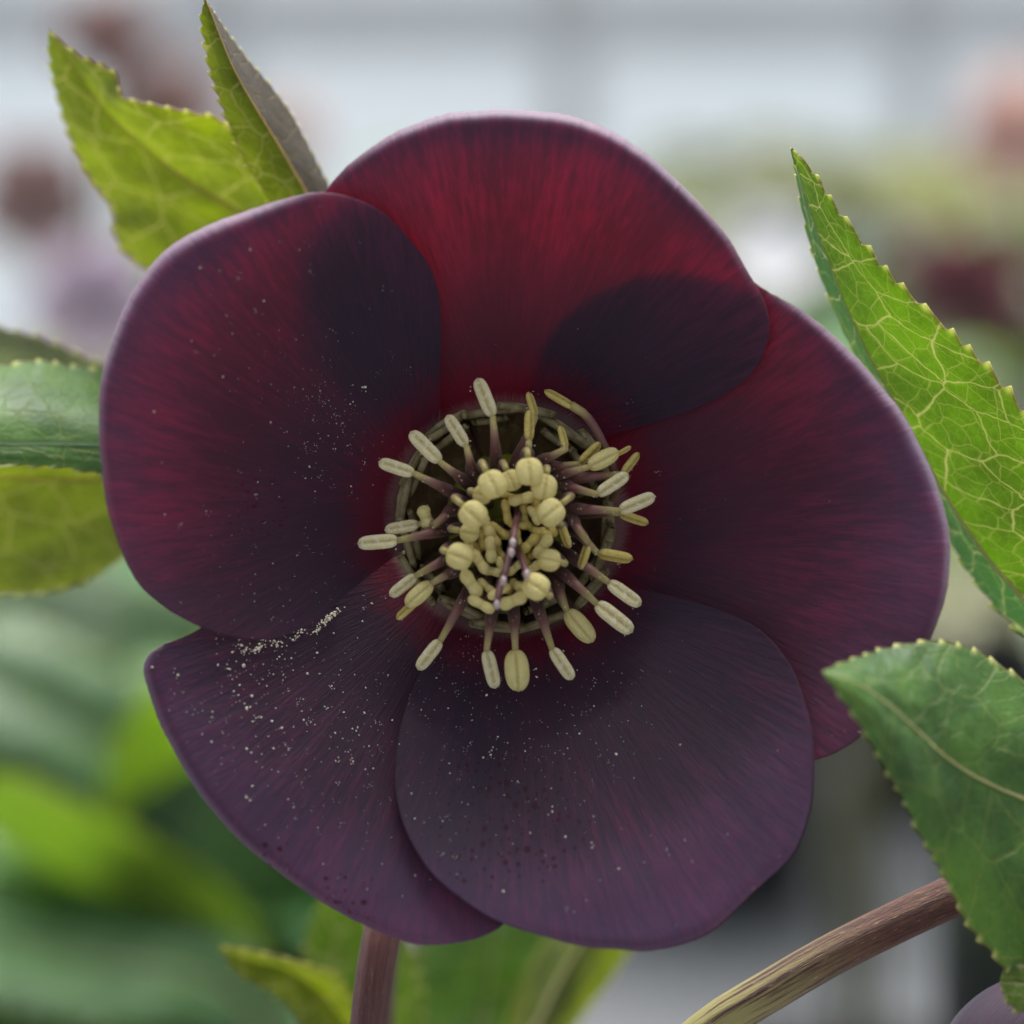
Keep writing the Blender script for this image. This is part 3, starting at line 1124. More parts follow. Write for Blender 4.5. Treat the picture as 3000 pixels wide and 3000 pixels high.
def bean_mesh(name):
    """a closed anther seen from its end: two beads side by side along Z"""
    NL, SEG = 20, 16
    vs, gr = [], []
    for j in range(NL + 1):
        t = j / NL
        z = -0.5 + t
        a = max(0.0, 1 - ((abs(z) - 0.25) / 0.26) ** 2) ** 0.5
        a = max(a, 0.86 if abs(z) < 0.25 else 0.02)
        for k in range(SEG):
            th = 2 * math.pi * k / SEG
            vs.append((0.215 * a * math.cos(th), 0.28 * a * math.sin(th), z))
            gr.append(math.exp(-(z / 0.05) ** 2) * 0.6)
    fs = []
    for j in range(NL):
        for k in range(SEG):
            fs.append((j * SEG + k, j * SEG + (k + 1) % SEG, (j + 1) * SEG + (k + 1) % SEG, (j + 1) * SEG + k))
    fs.append(tuple(range(SEG))[::-1])
    fs.append(tuple(NL * SEG + k for k in range(SEG)))
    me = mesh(name, vs, fs)
    set_attr(me, 'groove', gr)
    return me


A_OPEN = anther_mesh('anther_open', 0.19, 0.30, 0.9)
A_WIDE = anther_mesh('anther_wide', 0.29, 0.32, 0.0)
A_ROUND = anther_mesh('anther_round', 0.50, 0.22, 0.0)
A_BEAN = bean_mesh('anther_bean')


def put_anther(me, mat, a, b, ya, yb, parent, scale_w=1.0, twist=0.0):
    """anther between two crop pixels a,b at depths ya,yb"""
    p, q = P(*crop(*a), ya), P(*crop(*b), yb)
    z = (q - p)
    L = z.length
    z.normalize()
    back = FWD - z * FWD.dot(z)
    back.normalize()
    x = back.cross(z)
    R = Matrix((x, back, z)).transposed().to_4x4()
    m = Matrix.Translation((p + q) / 2) @ R @ Matrix.Rotation(twist, 4, 'Z') @ Matrix.Diagonal((L * scale_w, L * scale_w, L, 1))
    o = bpy.data.objects.new('anther', with_mat(me, M[mat]))
    COL.objects.link(o)
    o.parent = parent
    o.matrix_basis = parent_world_inv(parent) @ m
    return o


def parent_world_inv(parent):
    # parts carry identity world transforms (their meshes are in world space)
    return Matrix.Identity(4)


def filament(pts, r0=0.00056, r1=0.00028):
    path = catmull([P(*crop(x, y), d) for x, y, d in pts], 20)
    rad = [r0 + (r1 - r0) * smooth(0.55, 1.0, i / 19) for i in range(20)]
    me = tube(path, rad, 12, True, name='stamen')
    n = len(me.vertices)
    al = [min(1.0, (i // 12) / 19) for i in range(n - 2)] + [0.0, 1.0]
    set_attr(me, 'along', al)
    o = link('stamen', me, [M['filament']])
    adopt(o, flower)
    return o


CC = ((CX - 1000) / 0.5176, (CY - 1050) / 0.5176)


def base_of(x, y, f=0.45):
    return CC[0] + (x - CC[0]) * f, CC[1] + (y - CC[1]) * f


# outer ring: filament start, anther base, anther tip (pixels of the close view), kind, depth at anther
OUTER = [
    ((882, 620), (857, 330), (770, 112), 'o', -2.5), ((745, 650), (708, 498), (598, 322), 'o', -2.6), ((705, 700), (560, 588), (392, 415), 'o', -2.7),
    ((645, 765), (412, 652), (212, 585), 'o', -2.6), ((610, 968), (322, 1030), (92, 1048), 'o', -2.4), ((610, 930), (440, 938), (245, 972), 'o', -1.8),
    ((640, 1110), (425, 1228), (275, 1345), 'o', -2.6), ((655, 1195), (515, 1270), (365, 1400), 'w', -3.0), ((722, 1310), (562, 1595), (432, 1760), 'o', -2.8),
    ((855, 1420), (822, 1650), (872, 1868), 'o', -3.0), ((975, 1420), (985, 1645), (1003, 1885), 'W', -3.2), ((1105, 1385), (1192, 1640), (1308, 1818), 'o', -3.0),
    ((1215, 1250), (1275, 1425), (1425, 1605), 'w', -2.0), ((1235, 1195), (1442, 1385), (1648, 1550), 'o', -2.8), ((1300, 1120), (1510, 1265), (1695, 1398), 'o', -2.4),
    ((1330, 980), (1448, 1100), (1650, 1138), 'n', -2.4), ((1275, 850), (1572, 862), (1775, 778), 'o', -2.5), ((1235, 715), (1448, 770), (1625, 655), 'o', -3.0),
    ((1230, 690), (1590, 655), (1685, 535), 'n', -1.2), ((1205, 670), (1395, 615), (1570, 525), 'w', -2.6), ((1160, 620), (1345, 598), (1468, 478), 'n', -1.8),
    ((1120, 590), (1272, 512), (1238, 380), 'n', -2.6), ((1055, 560), (1062, 470), (1066, 292), 'n', -3.2), ((985, 600), (1100, 330), (1058, 190), 'n', -1.2),
    ((640, 850), (500, 965), (455, 835), 'b', -2.2), ((1290, 900), (1400, 1045), (1350, 1195), 'n', -3.2), ((1240, 950), (1240, 930), (1290, 1075), 'n', -4.0),
]
for (s, ab, at, kind, d) in OUTER:
    b = base_of(*s, 0.62)
    mid = ((s[0] + ab[0]) / 2, (s[1] + ab[1]) / 2, d - 0.9)
    st = filament([(b[0], b[1], 5.2), (s[0], s[1], 0.2), mid, (ab[0], ab[1], d)])
    if kind == 'o':
        put_anther(A_OPEN, 'anther_open', ab, at, d, d + 0.3, st, 0.95, rng.uniform(-0.4, 0.4))
    elif kind == 'w':
        put_anther(A_WIDE, 'anther', ab, at, d, d + 0.2, st, 0.85, rng.uniform(-0.3, 0.3))
    elif kind == 'W':
        put_anther(A_WIDE, 'anther', ab, at, d, d + 0.1, st, 1.0)
    elif kind == 'n':
        put_anther(A_OPEN, 'anther_deep', ab, at, d, d + 0.3, st, 1.15, 1.0)
    else:
        put_anther(A_BEAN, 'anther', ab, at, d, d, st, 1.35)
# extra lobes that stand beside open anthers
for a, b, d in (((1575, 880), (1738, 935), -1.2), ((430, 1370), (312, 1475), -2.2), ((1268, 1420), (1390, 1520), -1.4), ((1560, 545), (1640, 500), -1.6)):
    st = filament([(a[0] + (CC[0] - a[0]) * 0.5, a[1] + (CC[1] - a[1]) * 0.5, 3.5), (a[0] + (CC[0] - a[0]) * 0.2, a[1] + (CC[1] - a[1]) * 0.2, d + 1.2), (a[0], a[1], d)], 0.00034, 0.0002)
    put_anther(A_OPEN, 'anther_deep', a, b, d, d + 0.2, st, 0.95, 0.7)
# the withered stamen, bent back over the top petal
st = filament([(1500, 830, 3.0), (1560, 720, 0.0), (1490, 500, -0.8), (1395, 335, -0.8), (1300, 265, -0.6)], 0.00036, 0.0004)
put_anther(A_OPEN, 'anther_deep', (1320, 280), (1150, 180), -0.6, -0.4, st, 0.95, 1.0)

# inner ring: plump anthers on short bent filaments: centre, half length, neck point, depth
INNER = [
    ((857, 712), (795, 590), 82, -6.6), ((1065, 640), (1050, 520), 80, -6.8), ((1148, 728), (1165, 620), 76, -5.8), ((1186, 872), (1300, 780), 80, -6.2),
    ((746, 884), (640, 790), 80, -6.8), ((670, 1120), (575, 1085), 78, -6.6), ((1102, 1292), (1180, 1345), 78, -7.2), ((1178, 1142), (1265, 1160), 66, -5.6),
    ((962, 690), (915, 590), 62, -5.0), ((726, 985), (620, 965), 56, -5.0), ((800, 770), (730, 750), 56, -5.2),
]
for c, nk, h, d in INNER:
    ux, uy = c[0] - nk[0], c[1] - nk[1]
    L = math.hypot(ux, uy)
    ux, uy = ux / L, uy / L
    a = (c[0] - ux * h, c[1] - uy * h)
    b = (c[0] + ux * h, c[1] + uy * h)
    bs = base_of(*nk, 0.5)
    st = filament([(bs[0], bs[1], 4.5), (bs[0] + (nk[0] - bs[0]) * 0.7, bs[1] + (nk[1] - bs[1]) * 0.7, 0.0), (nk[0], nk[1], d + 1.2), (a[0], a[1], d)], 0.00050, 0.00028)
    put_anther(A_ROUND, 'anther', a, b, d, d - 0.1, st, 0.98, rng.uniform(-0.15, 0.15))

# innermost: young closed anthers seen end-on, like pairs of beads: centre, direction deg, length, depth
BEANS = [
    (935, 870, 80, 130, -4.0), (1020, 795, -12, 140, -4.4), (1035, 880, 88, 120, -3.4), (1102, 835, 92, 120, -3.8), (822, 945, 70, 130, -4.6), (895, 975, 35, 130, -3.6),
    (1075, 960, 40, 120, -3.6), (1068, 1045, -48, 125, -4.2), (1140, 1065, -55, 140, -4.6), (845, 1080, 85, 140, -4.8), (782, 1150, 55, 150, -4.8), (735, 1275, 55, 155, -5.0),
    (792, 1392, 28, 150, -5.4), (972, 1372, -22, 150, -5.6), (892, 1320, -30, 130, -5.4), (855, 1205, 10, 110, -4.4), (985, 1185, -40, 110, -4.4), (1085, 1190, -40, 110, -4.6),
    (722, 1050, 75, 110, -4.4), (890, 1090, 60, 110, -3.6), (1035, 1135, 60, 100, -3.6), (1135, 985, 20, 110, -4.2), (950, 780, 20, 100, -3.2), (1180, 950, 60, 120, -3.6),
    (1000, 940, 10, 110, -3.8), (1000, 1010, 80, 100, -4.0), (860, 1010, 60, 120, -4.2), (905, 1180, 70, 110, -4.4), (1090, 890, 60, 110, -4.4), (1120, 1010, -60, 110, -3.9), (820, 1290, 40, 110, -4.6), (1030, 1300, 20, 110, -4.8), (690, 1180, 70, 110, -4.6), (800, 1020, 80, 120, -4.0),
    (960, 1290, -60, 90, -4.2), (1060, 1240, 50, 90, -4.2), (760, 1065, 30, 90, -3.6), (1095, 1105, -30, 90, -3.4), (930, 1000, -20, 90, -3.0),
]
for x, y, dg, L, d in BEANS:
    ca, sa = math.cos(math.radians(dg)), math.sin(math.radians(dg))
    L *= 1.12
    a = (x - ca * L / 2, y - sa * L / 2)
    b = (x + ca * L / 2, y + sa * L / 2)
    bs = base_of(x, y, 0.75)
    st = filament([(bs[0], bs[1], 4.6), ((bs[0] + x) / 2, (bs[1] + y) / 2, 0.5), (x, y, d + 0.5)], 0.00036, 0.00028)
    put_anther(A_BEAN, 'anther' if d < -4.3 else 'anther_deep', a, b, d, d, st, 0.95 * (0.85 + 0.3 * rng.random()))

# pistils: purple styles ending in white stigmas
PIST = [([(1010, 840, 0), (998, 890, -4.0), (982, 960, -6.8), (970, 1045, -8.4)], (970, 1042)), ([(985, 1000, -1), (965, 1060, -6.0), (945, 1140, -7.6), (917, 1255, -8.8)], (917, 1258)),
        ([(980, 1060, -1), (1000, 1090, -5.0), (1025, 1150, -6.6), (1048, 1215, -8.2)], (1050, 1222)), ([(950, 1150, -1), (915, 1230, -6.4), (895, 1310, -7.6), (880, 1395, -8.4)], (880, 1395)),
        ([(975, 1020, -1), (972, 1050, -6.0), (968, 1075, -7.6), (963, 1098, -8.6)], (963, 1098))]
for pts, tip in PIST:
    path = catmull([P(*crop(CC[0] + (pts[0][0] - CC[0]) * .5, CC[1] + (pts[0][1] - CC[1]) * .5), 4.4)] + [P(*crop(x, y), d) for x, y, d in pts], 18)
    me = tube(path, [0.0008 - 0.00050 * smooth(0.0, 0.75, i / 17) for i in range(18)], 12, True, name='pistil')
    o = link('pistil', me, [M['style']])
    adopt(o, flower)
    vs, fs = [], []
    d = pts[-1][2]
    c0 = P(*crop(*tip), d - 0.1)
    bm = bmesh.new()
    bmesh.ops.create_icosphere(bm, subdivisions=3, radius=1.0)
    for v in bm.verts:
        k = 1 + 0.35 * nz(v.co.x * 2.5 + tip[0], v.co.y * 2.5, v.co.z * 2.5)
        v.co = c0 + Vector((v.co.x * 0.85, v.co.y, v.co.z * 1.3)) * k * 0.00031
    me = bpy.data.meshes.new('stigma')
    bm.to_mesh(me)
    bm.free()
    me.polygons.foreach_set('use_smooth', [True] * len(me.polygons))
    s_ = link('stigma', me, [M['stigma']])
    s_.parent = o

# pollen dust on the stamens
sp = []
for (s, ab, at, kind, d) in OUTER:
    for _ in range(10):
        t = rng.random()
        x, y = s[0] + (ab[0] - s[0]) * t + rng.gauss(0, 10), s[1] + (ab[1] - s[1]) * t + rng.gauss(0, 10)
        sp.append((P(*crop(x, y), d - 1.1 - 0.2 * rng.random() + 0.7 * (1 - t)), rng.uniform(0.8, 2.2) * KPX))
    for _ in range(9):
        t = rng.random()
        x, y = ab[0] + (at[0] - ab[0]) * t + rng.gauss(0, 22), ab[1] + (at[1] - ab[1]) * t + rng.gauss(0, 22)
        sp.append((P(*crop(x, y), d - 0.15), rng.uniform(0.9, 2.2) * KPX))
o = link('pollen', pollen_mesh(sp), [M['pollen']])
o['kind'] = 'stuff'
adopt(o, flower)

# the flower's own stalk
M['stalk'] = stem_material('stalk_purple_brown', (0.085, 0.022, 0.026), (0.140, 0.050, 0.040), (0.24, 0.17, 0.10))
path = [P(CX, CY, 9.0), P(1470, 1560, 13), P(1410, 1800, 20), P(1270, 2250, 20), P(1150, 2620, 11), P(1108, 2800, 7.5), P(1080, 3010, 7.0), P(1050, 3500, 9), P(1040, 4600, 14), Vector((-0.012, 0.028, 0.12)), Vector((-0.010, 0.030, 0.0))]
me = tube(catmull(path, 120), [0.0019 - 0.00025 * math.sin(i * 0.05) for i in range(120)], 28, True, 0.03, 7, 'stalk')
adopt(link('stalk', me, [M['stalk']]), flower)


# ================================================================== LEAVES ROUND THE FLOWER
class Leaf:
    """a toothed leaf blade lofted between its left margin, midrib and right margin (px,py,depth mm), tip first"""

    def __init__(s, left, mid, right, bulge=(0.0, 0.0), seed=0.0, n=330, teeth=(2.6, 1.0), ripple=0.25, m=16, bloom=0.0, ash=0.0):
        s.n, s.m, s.seed = n, m, seed
        pts = [catmull([P(*p) for p in c], n) for c in (left, mid, right)]
        s.L, s.Mi, s.R = pts
        s.bulge = bulge
        s.teeth = teeth
        s.ripple = ripple
        s.bloom = bloom
        s.ash = ash
        s.arc = []
        for c in pts:
            s.arc.append(np.concatenate([[0], np.cumsum(np.linalg.norm(np.diff(c, axis=0), axis=1))]) * 1000)

    def at(s, i, w_, lift=0.0, tooth=True):
        """surface point; w_ -1..1 across"""
        i0 = min(s.n - 1, max(0, int(i)))
        i1 = min(s.n - 1, i0 + 1)
        f = i - i0
        side = 0 if w_ < 0 else 1
        C = s.L if side == 0 else s.R
        mid = Vector(s.Mi[i0] * (1 - f) + s.Mi[i1] * f)
        mar = Vector(C[i0] * (1 - f) + C[i1] * f)
        a = abs(w_)
        p = mid.lerp(mar, a)
        wid = (mar - mid).length
        p = p + FWD * (s.bulge[side] * 0.001 * math.sin(math.pi * a) * min(1.0, wid / 0.006))
        t = i / s.n
        p = p + FWD * (0.001 * s.ripple * (nz(t * 9 + s.seed, w_ * 2.2, s.seed) + 0.5 * nz(t * 24, w_ * 5, s.seed)) * min(1.0, wid / 0.006))
        h = 0.0
        if tooth and a > 0.86 and s.teeth[1] > 0:
            ar = s.arc[0 if side == 0 else 2]
            sl = ar[i0]
            sp = s.teeth[0]
            ph = sl / sp + 0.35 * nz(sl * 0.21 + s.seed * 3, side * 7.0)
            fr = 1 - (ph - math.floor(ph))          # 1 at the tip-ward end of each tooth
            amp = s.teeth[1] * (0.65 + 0.7 * abs(nz(math.floor(ph) * 1.7 + s.seed, side * 3.0))) * min(1, (s.n - i) / 25.0) * min(1, wid / 0.0015)
            h = fr / 0.86 if fr < 0.86 else (1 - fr) / 0.14
            h = h ** 1.3
            k = (a - 0.86) / 0.14
            nxt = Vector(C[max(0, i0 - 2)]) - Vector(C[min(s.n - 1, i0 + 2)])
            if nxt.length > 0:
                nxt.normalize()
            outw = (mar - mid)
            if outw.length > 0:
                outw.normalize()
            p = p + (outw * 0.95 + nxt * 0.22) * (0.001 * amp * h * k)
        if lift:
            p = p - FWD * lift
        return p, h

    def build(s, parent, mat, vein_mat, laterals=7, vein_r=0.00016, mid_r=0.00034, back=None):
        vs, uv, ed, to = [], [], [], []
        ws = [-1 + k / s.m for k in range(s.m)] + [0] + [(k + 1) / s.m for k in range(s.m)]
        extra = [-0.975, -0.93, -0.86]
        ws = sorted(set(ws + extra + [-e for e in extra]))
        W_ = len(ws)
        for i in range(s.n):
            wl = np.linalg.norm(s.L[i] - s.Mi[i]) * 1000
            wr = np.linalg.norm(s.R[i] - s.Mi[i]) * 1000
            for q in ws:
                p, h = s.at(i, q)
                vs.append(p)
                uv.append((s.arc[1][i] + s.seed * 40, abs(q) * (wl if q < 0 else wr) + (50 if q < 0 else 0) + s.seed * 17))
                ed.append(abs(q))
                to.append(h if abs(q) > 0.9 else 0.0)
        fs = []
        for i in range(s.n - 1):
            for k in range(W_ - 1):
                a = i * W_ + k
                fs.append((a, a + 1, a + W_ + 1, a + W_))
        me = mesh('leaf', vs, fs)
        nrm = sum((p.normal * p.area for p in me.polygons), Vector())
        if nrm.dot(FWD) > 0:
            me.flip_normals()
        set_uv(me, uv)
        set_attr(me, 'edge', ed)
        set_attr(me, 'tooth', to)
        set_attr(me, 'ash', [s.ash if q > 0 else 0.0 for i in range(s.n) for q in ws])
        set_attr(me, 'bloom', [s.bloom if q < 0 else 0.0 for i in range(s.n) for q in ws])
        o = link('leaf', me, [mat])
        so = o.modifiers.new('thickness', 'SOLIDIFY')
        so.thickness = 0.00022
        so.offset = -1
        adopt(o, parent)
        # midrib and side veins as thin raised cords
        pth = [s.at(i, 0.0, 0.00003)[0] for i in np.linspace(2, s.n - 1, 60)]
        mr = link('midrib', tube(pth, [mid_r * (0.12 + 1.0 * (k / 59) ** 1.3) for k in range(60)], 8, True, name='midrib'), [vein_mat])
        mr.parent = o
        return o


M['stem_green'] = stem_material('stem_green_purple', (0.09, 0.085, 0.025), (0.13, 0.075, 0.05), (0.20, 0.17, 0.08))


def stem(name, pts, r0, r1, parent, mat, seg=20, n=70):
    path = catmull(pts, n)
    me = tube(path, [r0 + (r1 - r0) * i / (n - 1) for i in range(n)], seg, True, 0.03, 6, name)
    return adopt(link(name, me, [mat]), parent)


# ---- leafy stalk behind the flower's left side
shoot = thing('leafy_stalk', 'toothed yellow green and bluish leaves behind the left petals of the dark flower', 'leaves', (-0.004, 0.045, 0))
NODE = (1120, 1350, 30)
L1 = Leaf([(140, 92, 18), (150, 190, 21), (175, 300, 24), (215, 420, 27), (265, 520, 29), (330, 610, 31), (340, 690, 32), (400, 770, 33), (620, 900, 33), (900, 1150, 32)],
          [(140, 92, 18), (210, 190, 20), (290, 300, 22), (380, 395, 23.5), (470, 470, 24.5), (560, 535, 25), (640, 585, 25), (720, 640, 25.5), (860, 850, 27), (1080, 1270, 30)],
          [(140, 92, 18), (225, 165, 18.5), (330, 215, 17), (352, 285, 16), (440, 310, 15), (560, 335, 15), (650, 360, 16), (760, 480, 18), (920, 750, 23), (1090, 1240, 30)],
          bulge=(-0.8, -0.6), seed=2.3, teeth=(1.9, 0.7))
L1.build(shoot, M['leaf_olive'], M['vein_red'], 8, 0.00018, 0.00036)
L2 = Leaf([(603, 0, 2), (592, 45, 3), (600, 110, 4.5), (615, 190, 6), (640, 270, 7.5), (665, 340, 9), (700, 430, 11), (745, 510, 13), (800, 600, 15), (960, 860, 22)],
          [(603, 0, 2), (620, 40, 3), (645, 105, 4.5), (680, 190, 6), (720, 265, 7.5), (762, 335, 9), (805, 405, 11), (850, 480, 13), (910, 590, 16), (1050, 900, 24)],
          [(603, 0, 2), (632, 45, 5), (672, 105, 8), (730, 180, 11), (790, 250, 13), (850, 330, 15), (895, 410, 17), (930, 480, 18), (985, 600, 20), (1080, 900, 24)],
          bulge=(-0.6, -0.4), seed=4.1, teeth=(1.45, 0.7), ash=0.8)
L2.build(shoot, M['leaf_olive'], M['vein_red'], 8, 0.00011, 0.00014)
L3 = Leaf([(-420, 1200, 16), (-200, 1090, 18), (0, 1072, 19), (110, 1058, 19.5), (200, 1072, 20), (300, 1085, 20.5), (450, 1120, 22), (760, 1230, 27)],
          [(-420, 1200, 16), (-200, 1260, 9), (0, 1300, 9.5), (110, 1302, 10), (200, 1303, 10.5), (300, 1305, 11), (450, 1310, 13), (760, 1340, 24)],
          [(-420, 1200, 16), (-200, 1320, 9), (0, 1352, 9), (110, 1360, 9.5), (200, 1368, 10), (300, 1386, 10.5), (450, 1390, 12), (760, 1380, 24)],
          bulge=(-2.2, -0.2), seed=6.6, teeth=(1.9, 0.6))
L3.build(shoot, M['leaf_blue'], M['leaf_blue_rib'], 4, 0.00013, 0.00012)
L3b = Leaf([(-420, 960, 34), (-150, 930, 35), (0, 965, 36), (90, 985, 36), (180, 1020, 36), (280, 1062, 36), (420, 1110, 37), (800, 1240, 36)],
           [(-420, 960, 34), (-150, 1060, 38), (0, 1100, 39), (90, 1115, 39), (180, 1130, 39), (280, 1150, 39), (420, 1190, 39), (800, 1270, 37)],
           [(-420, 960, 34), (-150, 1200, 41), (0, 1240, 42), (90, 1240, 42), (180, 1240, 42), (280, 1250, 42), (420, 1260, 41), (800, 1300, 38)],
           bulge=(-0.8, -0.5), seed=8.2, teeth=(2.2, 0.6))
L3b.build(shoot, M['leaf_pale'], M['vein'], 4, 0.00016, 0.0003)
L4 = Leaf([(-420, 1500, 18), (-200, 1440, 22), (0, 1370, 24), (110, 1365, 24.5), (200, 1368, 25), (300, 1375, 26), (480, 1380, 28), (860, 1420, 32)],
          [(-420, 1500, 18), (-200, 1430, 25), (0, 1400, 27), (110, 1402, 27.5), (200, 1403, 28), (300, 1404, 28.5), (480, 1410, 30), (860, 1435, 33)],
          [(-420, 1500, 18), (-250, 1700, 36), (-20, 1738, 38), (130, 1735, 38), (250, 1700, 38), (340, 1650, 37), (480, 1560, 36), (860, 1460, 34)],
          bulge=(-0.5, -1.6), seed=10.4, teeth=(2.3, 0.75))
L4.build(shoot, M['leaf_olive'], M['vein_red'], 5, 0.00024, 0.00042)
stem('stem', [P(900, 1150, 28), P(1000, 1290, 31), P(1120, 1420, 33), P(1190, 1900, 36), P(1160, 2500, 36), P(1120, 3000, 36), P(1080, 4200, 38), Vector((-0.006, 0.046, 0.10)), Vector((-0.004, 0.045, 0.0))], 0.0011, 0.0019, shoot, M['stem_green'])
for a in ((1080, 1270, 30), (1050, 900, 24), (760, 1340, 24), (800, 1270, 37), (860, 1435, 33)):
    stem('petiole', [P(*a), P((a[0] + 1120) / 2, (a[1] + 1420) / 2 - 10, (a[2] + 33) / 2 + 1), P(1120, 1420, 33)], 0.0006, 0.0008, shoot, M['stem_green'], 10, 12)

# ---- big leaf on the right
shoot_r = thing('leafy_stalk', 'large bright green toothed leaf with pale net veins beside the dark flower', 'leaves', (0.062, 0.040, 0))
L5 = Leaf([(2316, 438, -1), (2335, 520, 3.5), (2350, 610, 6), (2375, 720, 8), (2420, 850, 10), (2480, 990, 12), (2550, 1120, 13.5), (2640, 1290, 15), (2740, 1470, 15), (2790, 1590, 14), (2850, 1690, 13), (2960, 1820, 12), (3120, 1960, 11)],
          [(2316, 438, -1), (2340, 500, 1.5), (2375, 620, 3), (2425, 760, 4), (2480, 900, 5), (2550, 1050, 6), (2640, 1210, 7), (2730, 1380, 8), (2800, 1500, 8), (2860, 1590, 8), (2930, 1680, 8), (3030, 1790, 9), (3160, 1940, 10)],
          [(2316, 438, -1), (2372, 503, -0.5), (2434, 596, -1), (2512, 698, -1.5), (2592, 798, -2), (2682, 888, -2.5), (2792, 988, -2.5), (2892, 1088, -2), (2982, 1198, -1.5), (3072, 1328, -0.5), (3150, 1470, 2), (3190, 1650, 6), (3190, 1920, 9)],
          bulge=(0.3, -1.0), seed=12.7, teeth=(2.55, 1.25), n=560, m=22, bloom=0.9)
L5.build(shoot_r, M['leaf_glow'], M['vein'], 9, 0.00017, 0.00026)
stem('stem', [P(3160, 1935, 10), P(3260, 2150, 12), P(3380, 2700, 18), P(3450, 3600, 26), Vector((0.063, 0.040, 0.15)), Vector((0.062, 0.040, 0))], 0.0009, 0.0019, shoot_r, M['stem_green'])

# ---- neighbouring flowering stem arching in from below, with its bract and dark bloom
M['stalk_striped'] = stem_material('stalk_brown_striped', (0.055, 0.016, 0.016), (0.17, 0.062, 0.035), (0.42, 0.32, 0.17), 16.0)
neigh = thing('flowering_stem', 'arching brown striped stem with a drooping green leaf and a dark purple bloom', 'stem', (-0.002, 0.020, 0))
stem('stem', [P(3080, 2500, 7), P(2960, 2545, 6), P(2820, 2610, 5), P(2650, 2690, 4), P(2450, 2790, 3.5), P(2260, 2900, 3), P(2060, 3030, 3), P(1850, 3260, 4), P(1650, 3700, 8), P(1560, 4600, 12), Vector((0.000, 0.022, 0.14)), Vector((-0.002, 0.020, 0))],
     0.00185, 0.0021, neigh, M['stalk_striped'], 28, 140)
L6 = Leaf([(2408, 1968, -18), (2480, 2060, -18.5), (2560, 2190, -18), (2640, 2330, -16.5), (2700, 2450, -14.5), (2780, 2590, -12), (2830, 2700, -10.5), (2900, 2780, -9.5), (2960, 2850, -8.5), (3030, 2830, -7), (3150, 2700, -5)],
          [(2408, 1968, -18), (2500, 1995, -18), (2600, 2060, -17), (2690, 2140, -15.5), (2770, 2215, -14), (2850, 2270, -12.5), (2930, 2310, -11), (3010, 2345, -9.5), (3060, 2390, -8), (3120, 2440, -6.5), (3200, 2500, -5)],
          [(2408, 1968, -18), (2490, 1935, -15), (2580, 1905, -12.5), (2670, 1885, -11), (2760, 1882, -10), (2850, 1905, -9), (2930, 1950, -8), (3020, 2010, -7), (3100, 2090, -6), (3180, 2200, -5), (3230, 2400, -4)],
          bulge=(-0.9, -1.0), seed=15.9, teeth=(1.9, 0.50), n=380, m=22, ripple=0.4)
L6.build(neigh, M['leaf_blue'], M['vein'], 6, 0.00017, 0.00020)
L6b = Leaf([(2930, 2880, -9), (2950, 2930, -9.5), (2990, 2960, -10), (3060, 2975, -10), (3150, 2960, -8)],
           [(2930, 2880, -9), (2965, 2880, -9), (3010, 2885, -9), (3070, 2890, -8.5), (3160, 2890, -7)],
           [(2930, 2880, -9), (2945, 2830, -8.5), (2985, 2790, -8), (3060, 2780, -7.5), (3160, 2800, -6)],
           bulge=(-0.5, -0.5), seed=18.2, teeth=(1.2, 0.5), n=160)
L6b.build(neigh, M['leaf_glow'], M['vein'], 3, 0.0001, 0.0002)


def bud_petal(cx, cy, rx, ry, yc, dep, rot, seed):
    """a cupped petal seen from its outside"""
    vs, uvs, rad, spt = [], [], [], []
    N1, N2 = 40, 30
    for i in range(N1):
        for j in range(N2):
            a = math.pi * (i / (N1 - 1)) - math.pi / 2
            b = math.pi * (j / (N2 - 1)) - math.pi / 2
            x = math.sin(b) * math.cos(a * 0.98)
            y = math.sin(a * 0.98)
            z = math.cos(a * 0.98) * math.cos(b)
            xx = x * math.cos(rot) - y * math.sin(rot)
            yy = x * math.sin(rot) + y * math.cos(rot)
            vs.append(P(cx + xx * rx, cy + yy * ry, yc - z * dep + 0.2 * nz(x * 2 + seed, y * 2)))
            uvs.append((b * 0.5 + seed, (y + 1) * 14))
            rad.append(20 + 8 * y)
            spt.append(0)
    fs = [(i * N2 + j, i * N2 + j + 1, (i + 1) * N2 + j + 1, (i + 1) * N2 + j) for i in range(N1 - 1) for j in range(N2 - 1)]
    me = mesh('petal', vs, fs)
    nrm = sum((p.normal * p.area for p in me.polygons), Vector())
    if nrm.dot(FWD) > 0:
        me.flip_normals()
    set_uv(me, uvs)
    set_attr(me, 'rad', rad)
    set_attr(me, 'spot', spt)
    set_attr(me, 'backlit', [0.0] * len(vs))
    o = link('petal', me, [M['petal_back']])
    so = o.modifiers.new('thickness', 'SOLIDIFY')
    so.thickness = 0.0003
    so.offset = -1
    adopt(o, neigh)


bud_petal(3060, 3180, 330, 330, 4, 7, 0.3, 3.0)
bud_petal(3290, 3080, 330, 300, 6, 6, -0.5, 6.0)
bud_petal(3235, 2790, 270, 250, -4.0, 7.0, 0.2, 9.0)
stem('flower_stalk', [P(3080, 2500, 7), P(3160, 2560, 7), P(3200, 2700, 8), P(3180, 2900, 9), P(3150, 3050, 8)], 0.0013, 0.0012, neigh, M['stalk_striped'], 16, 30)

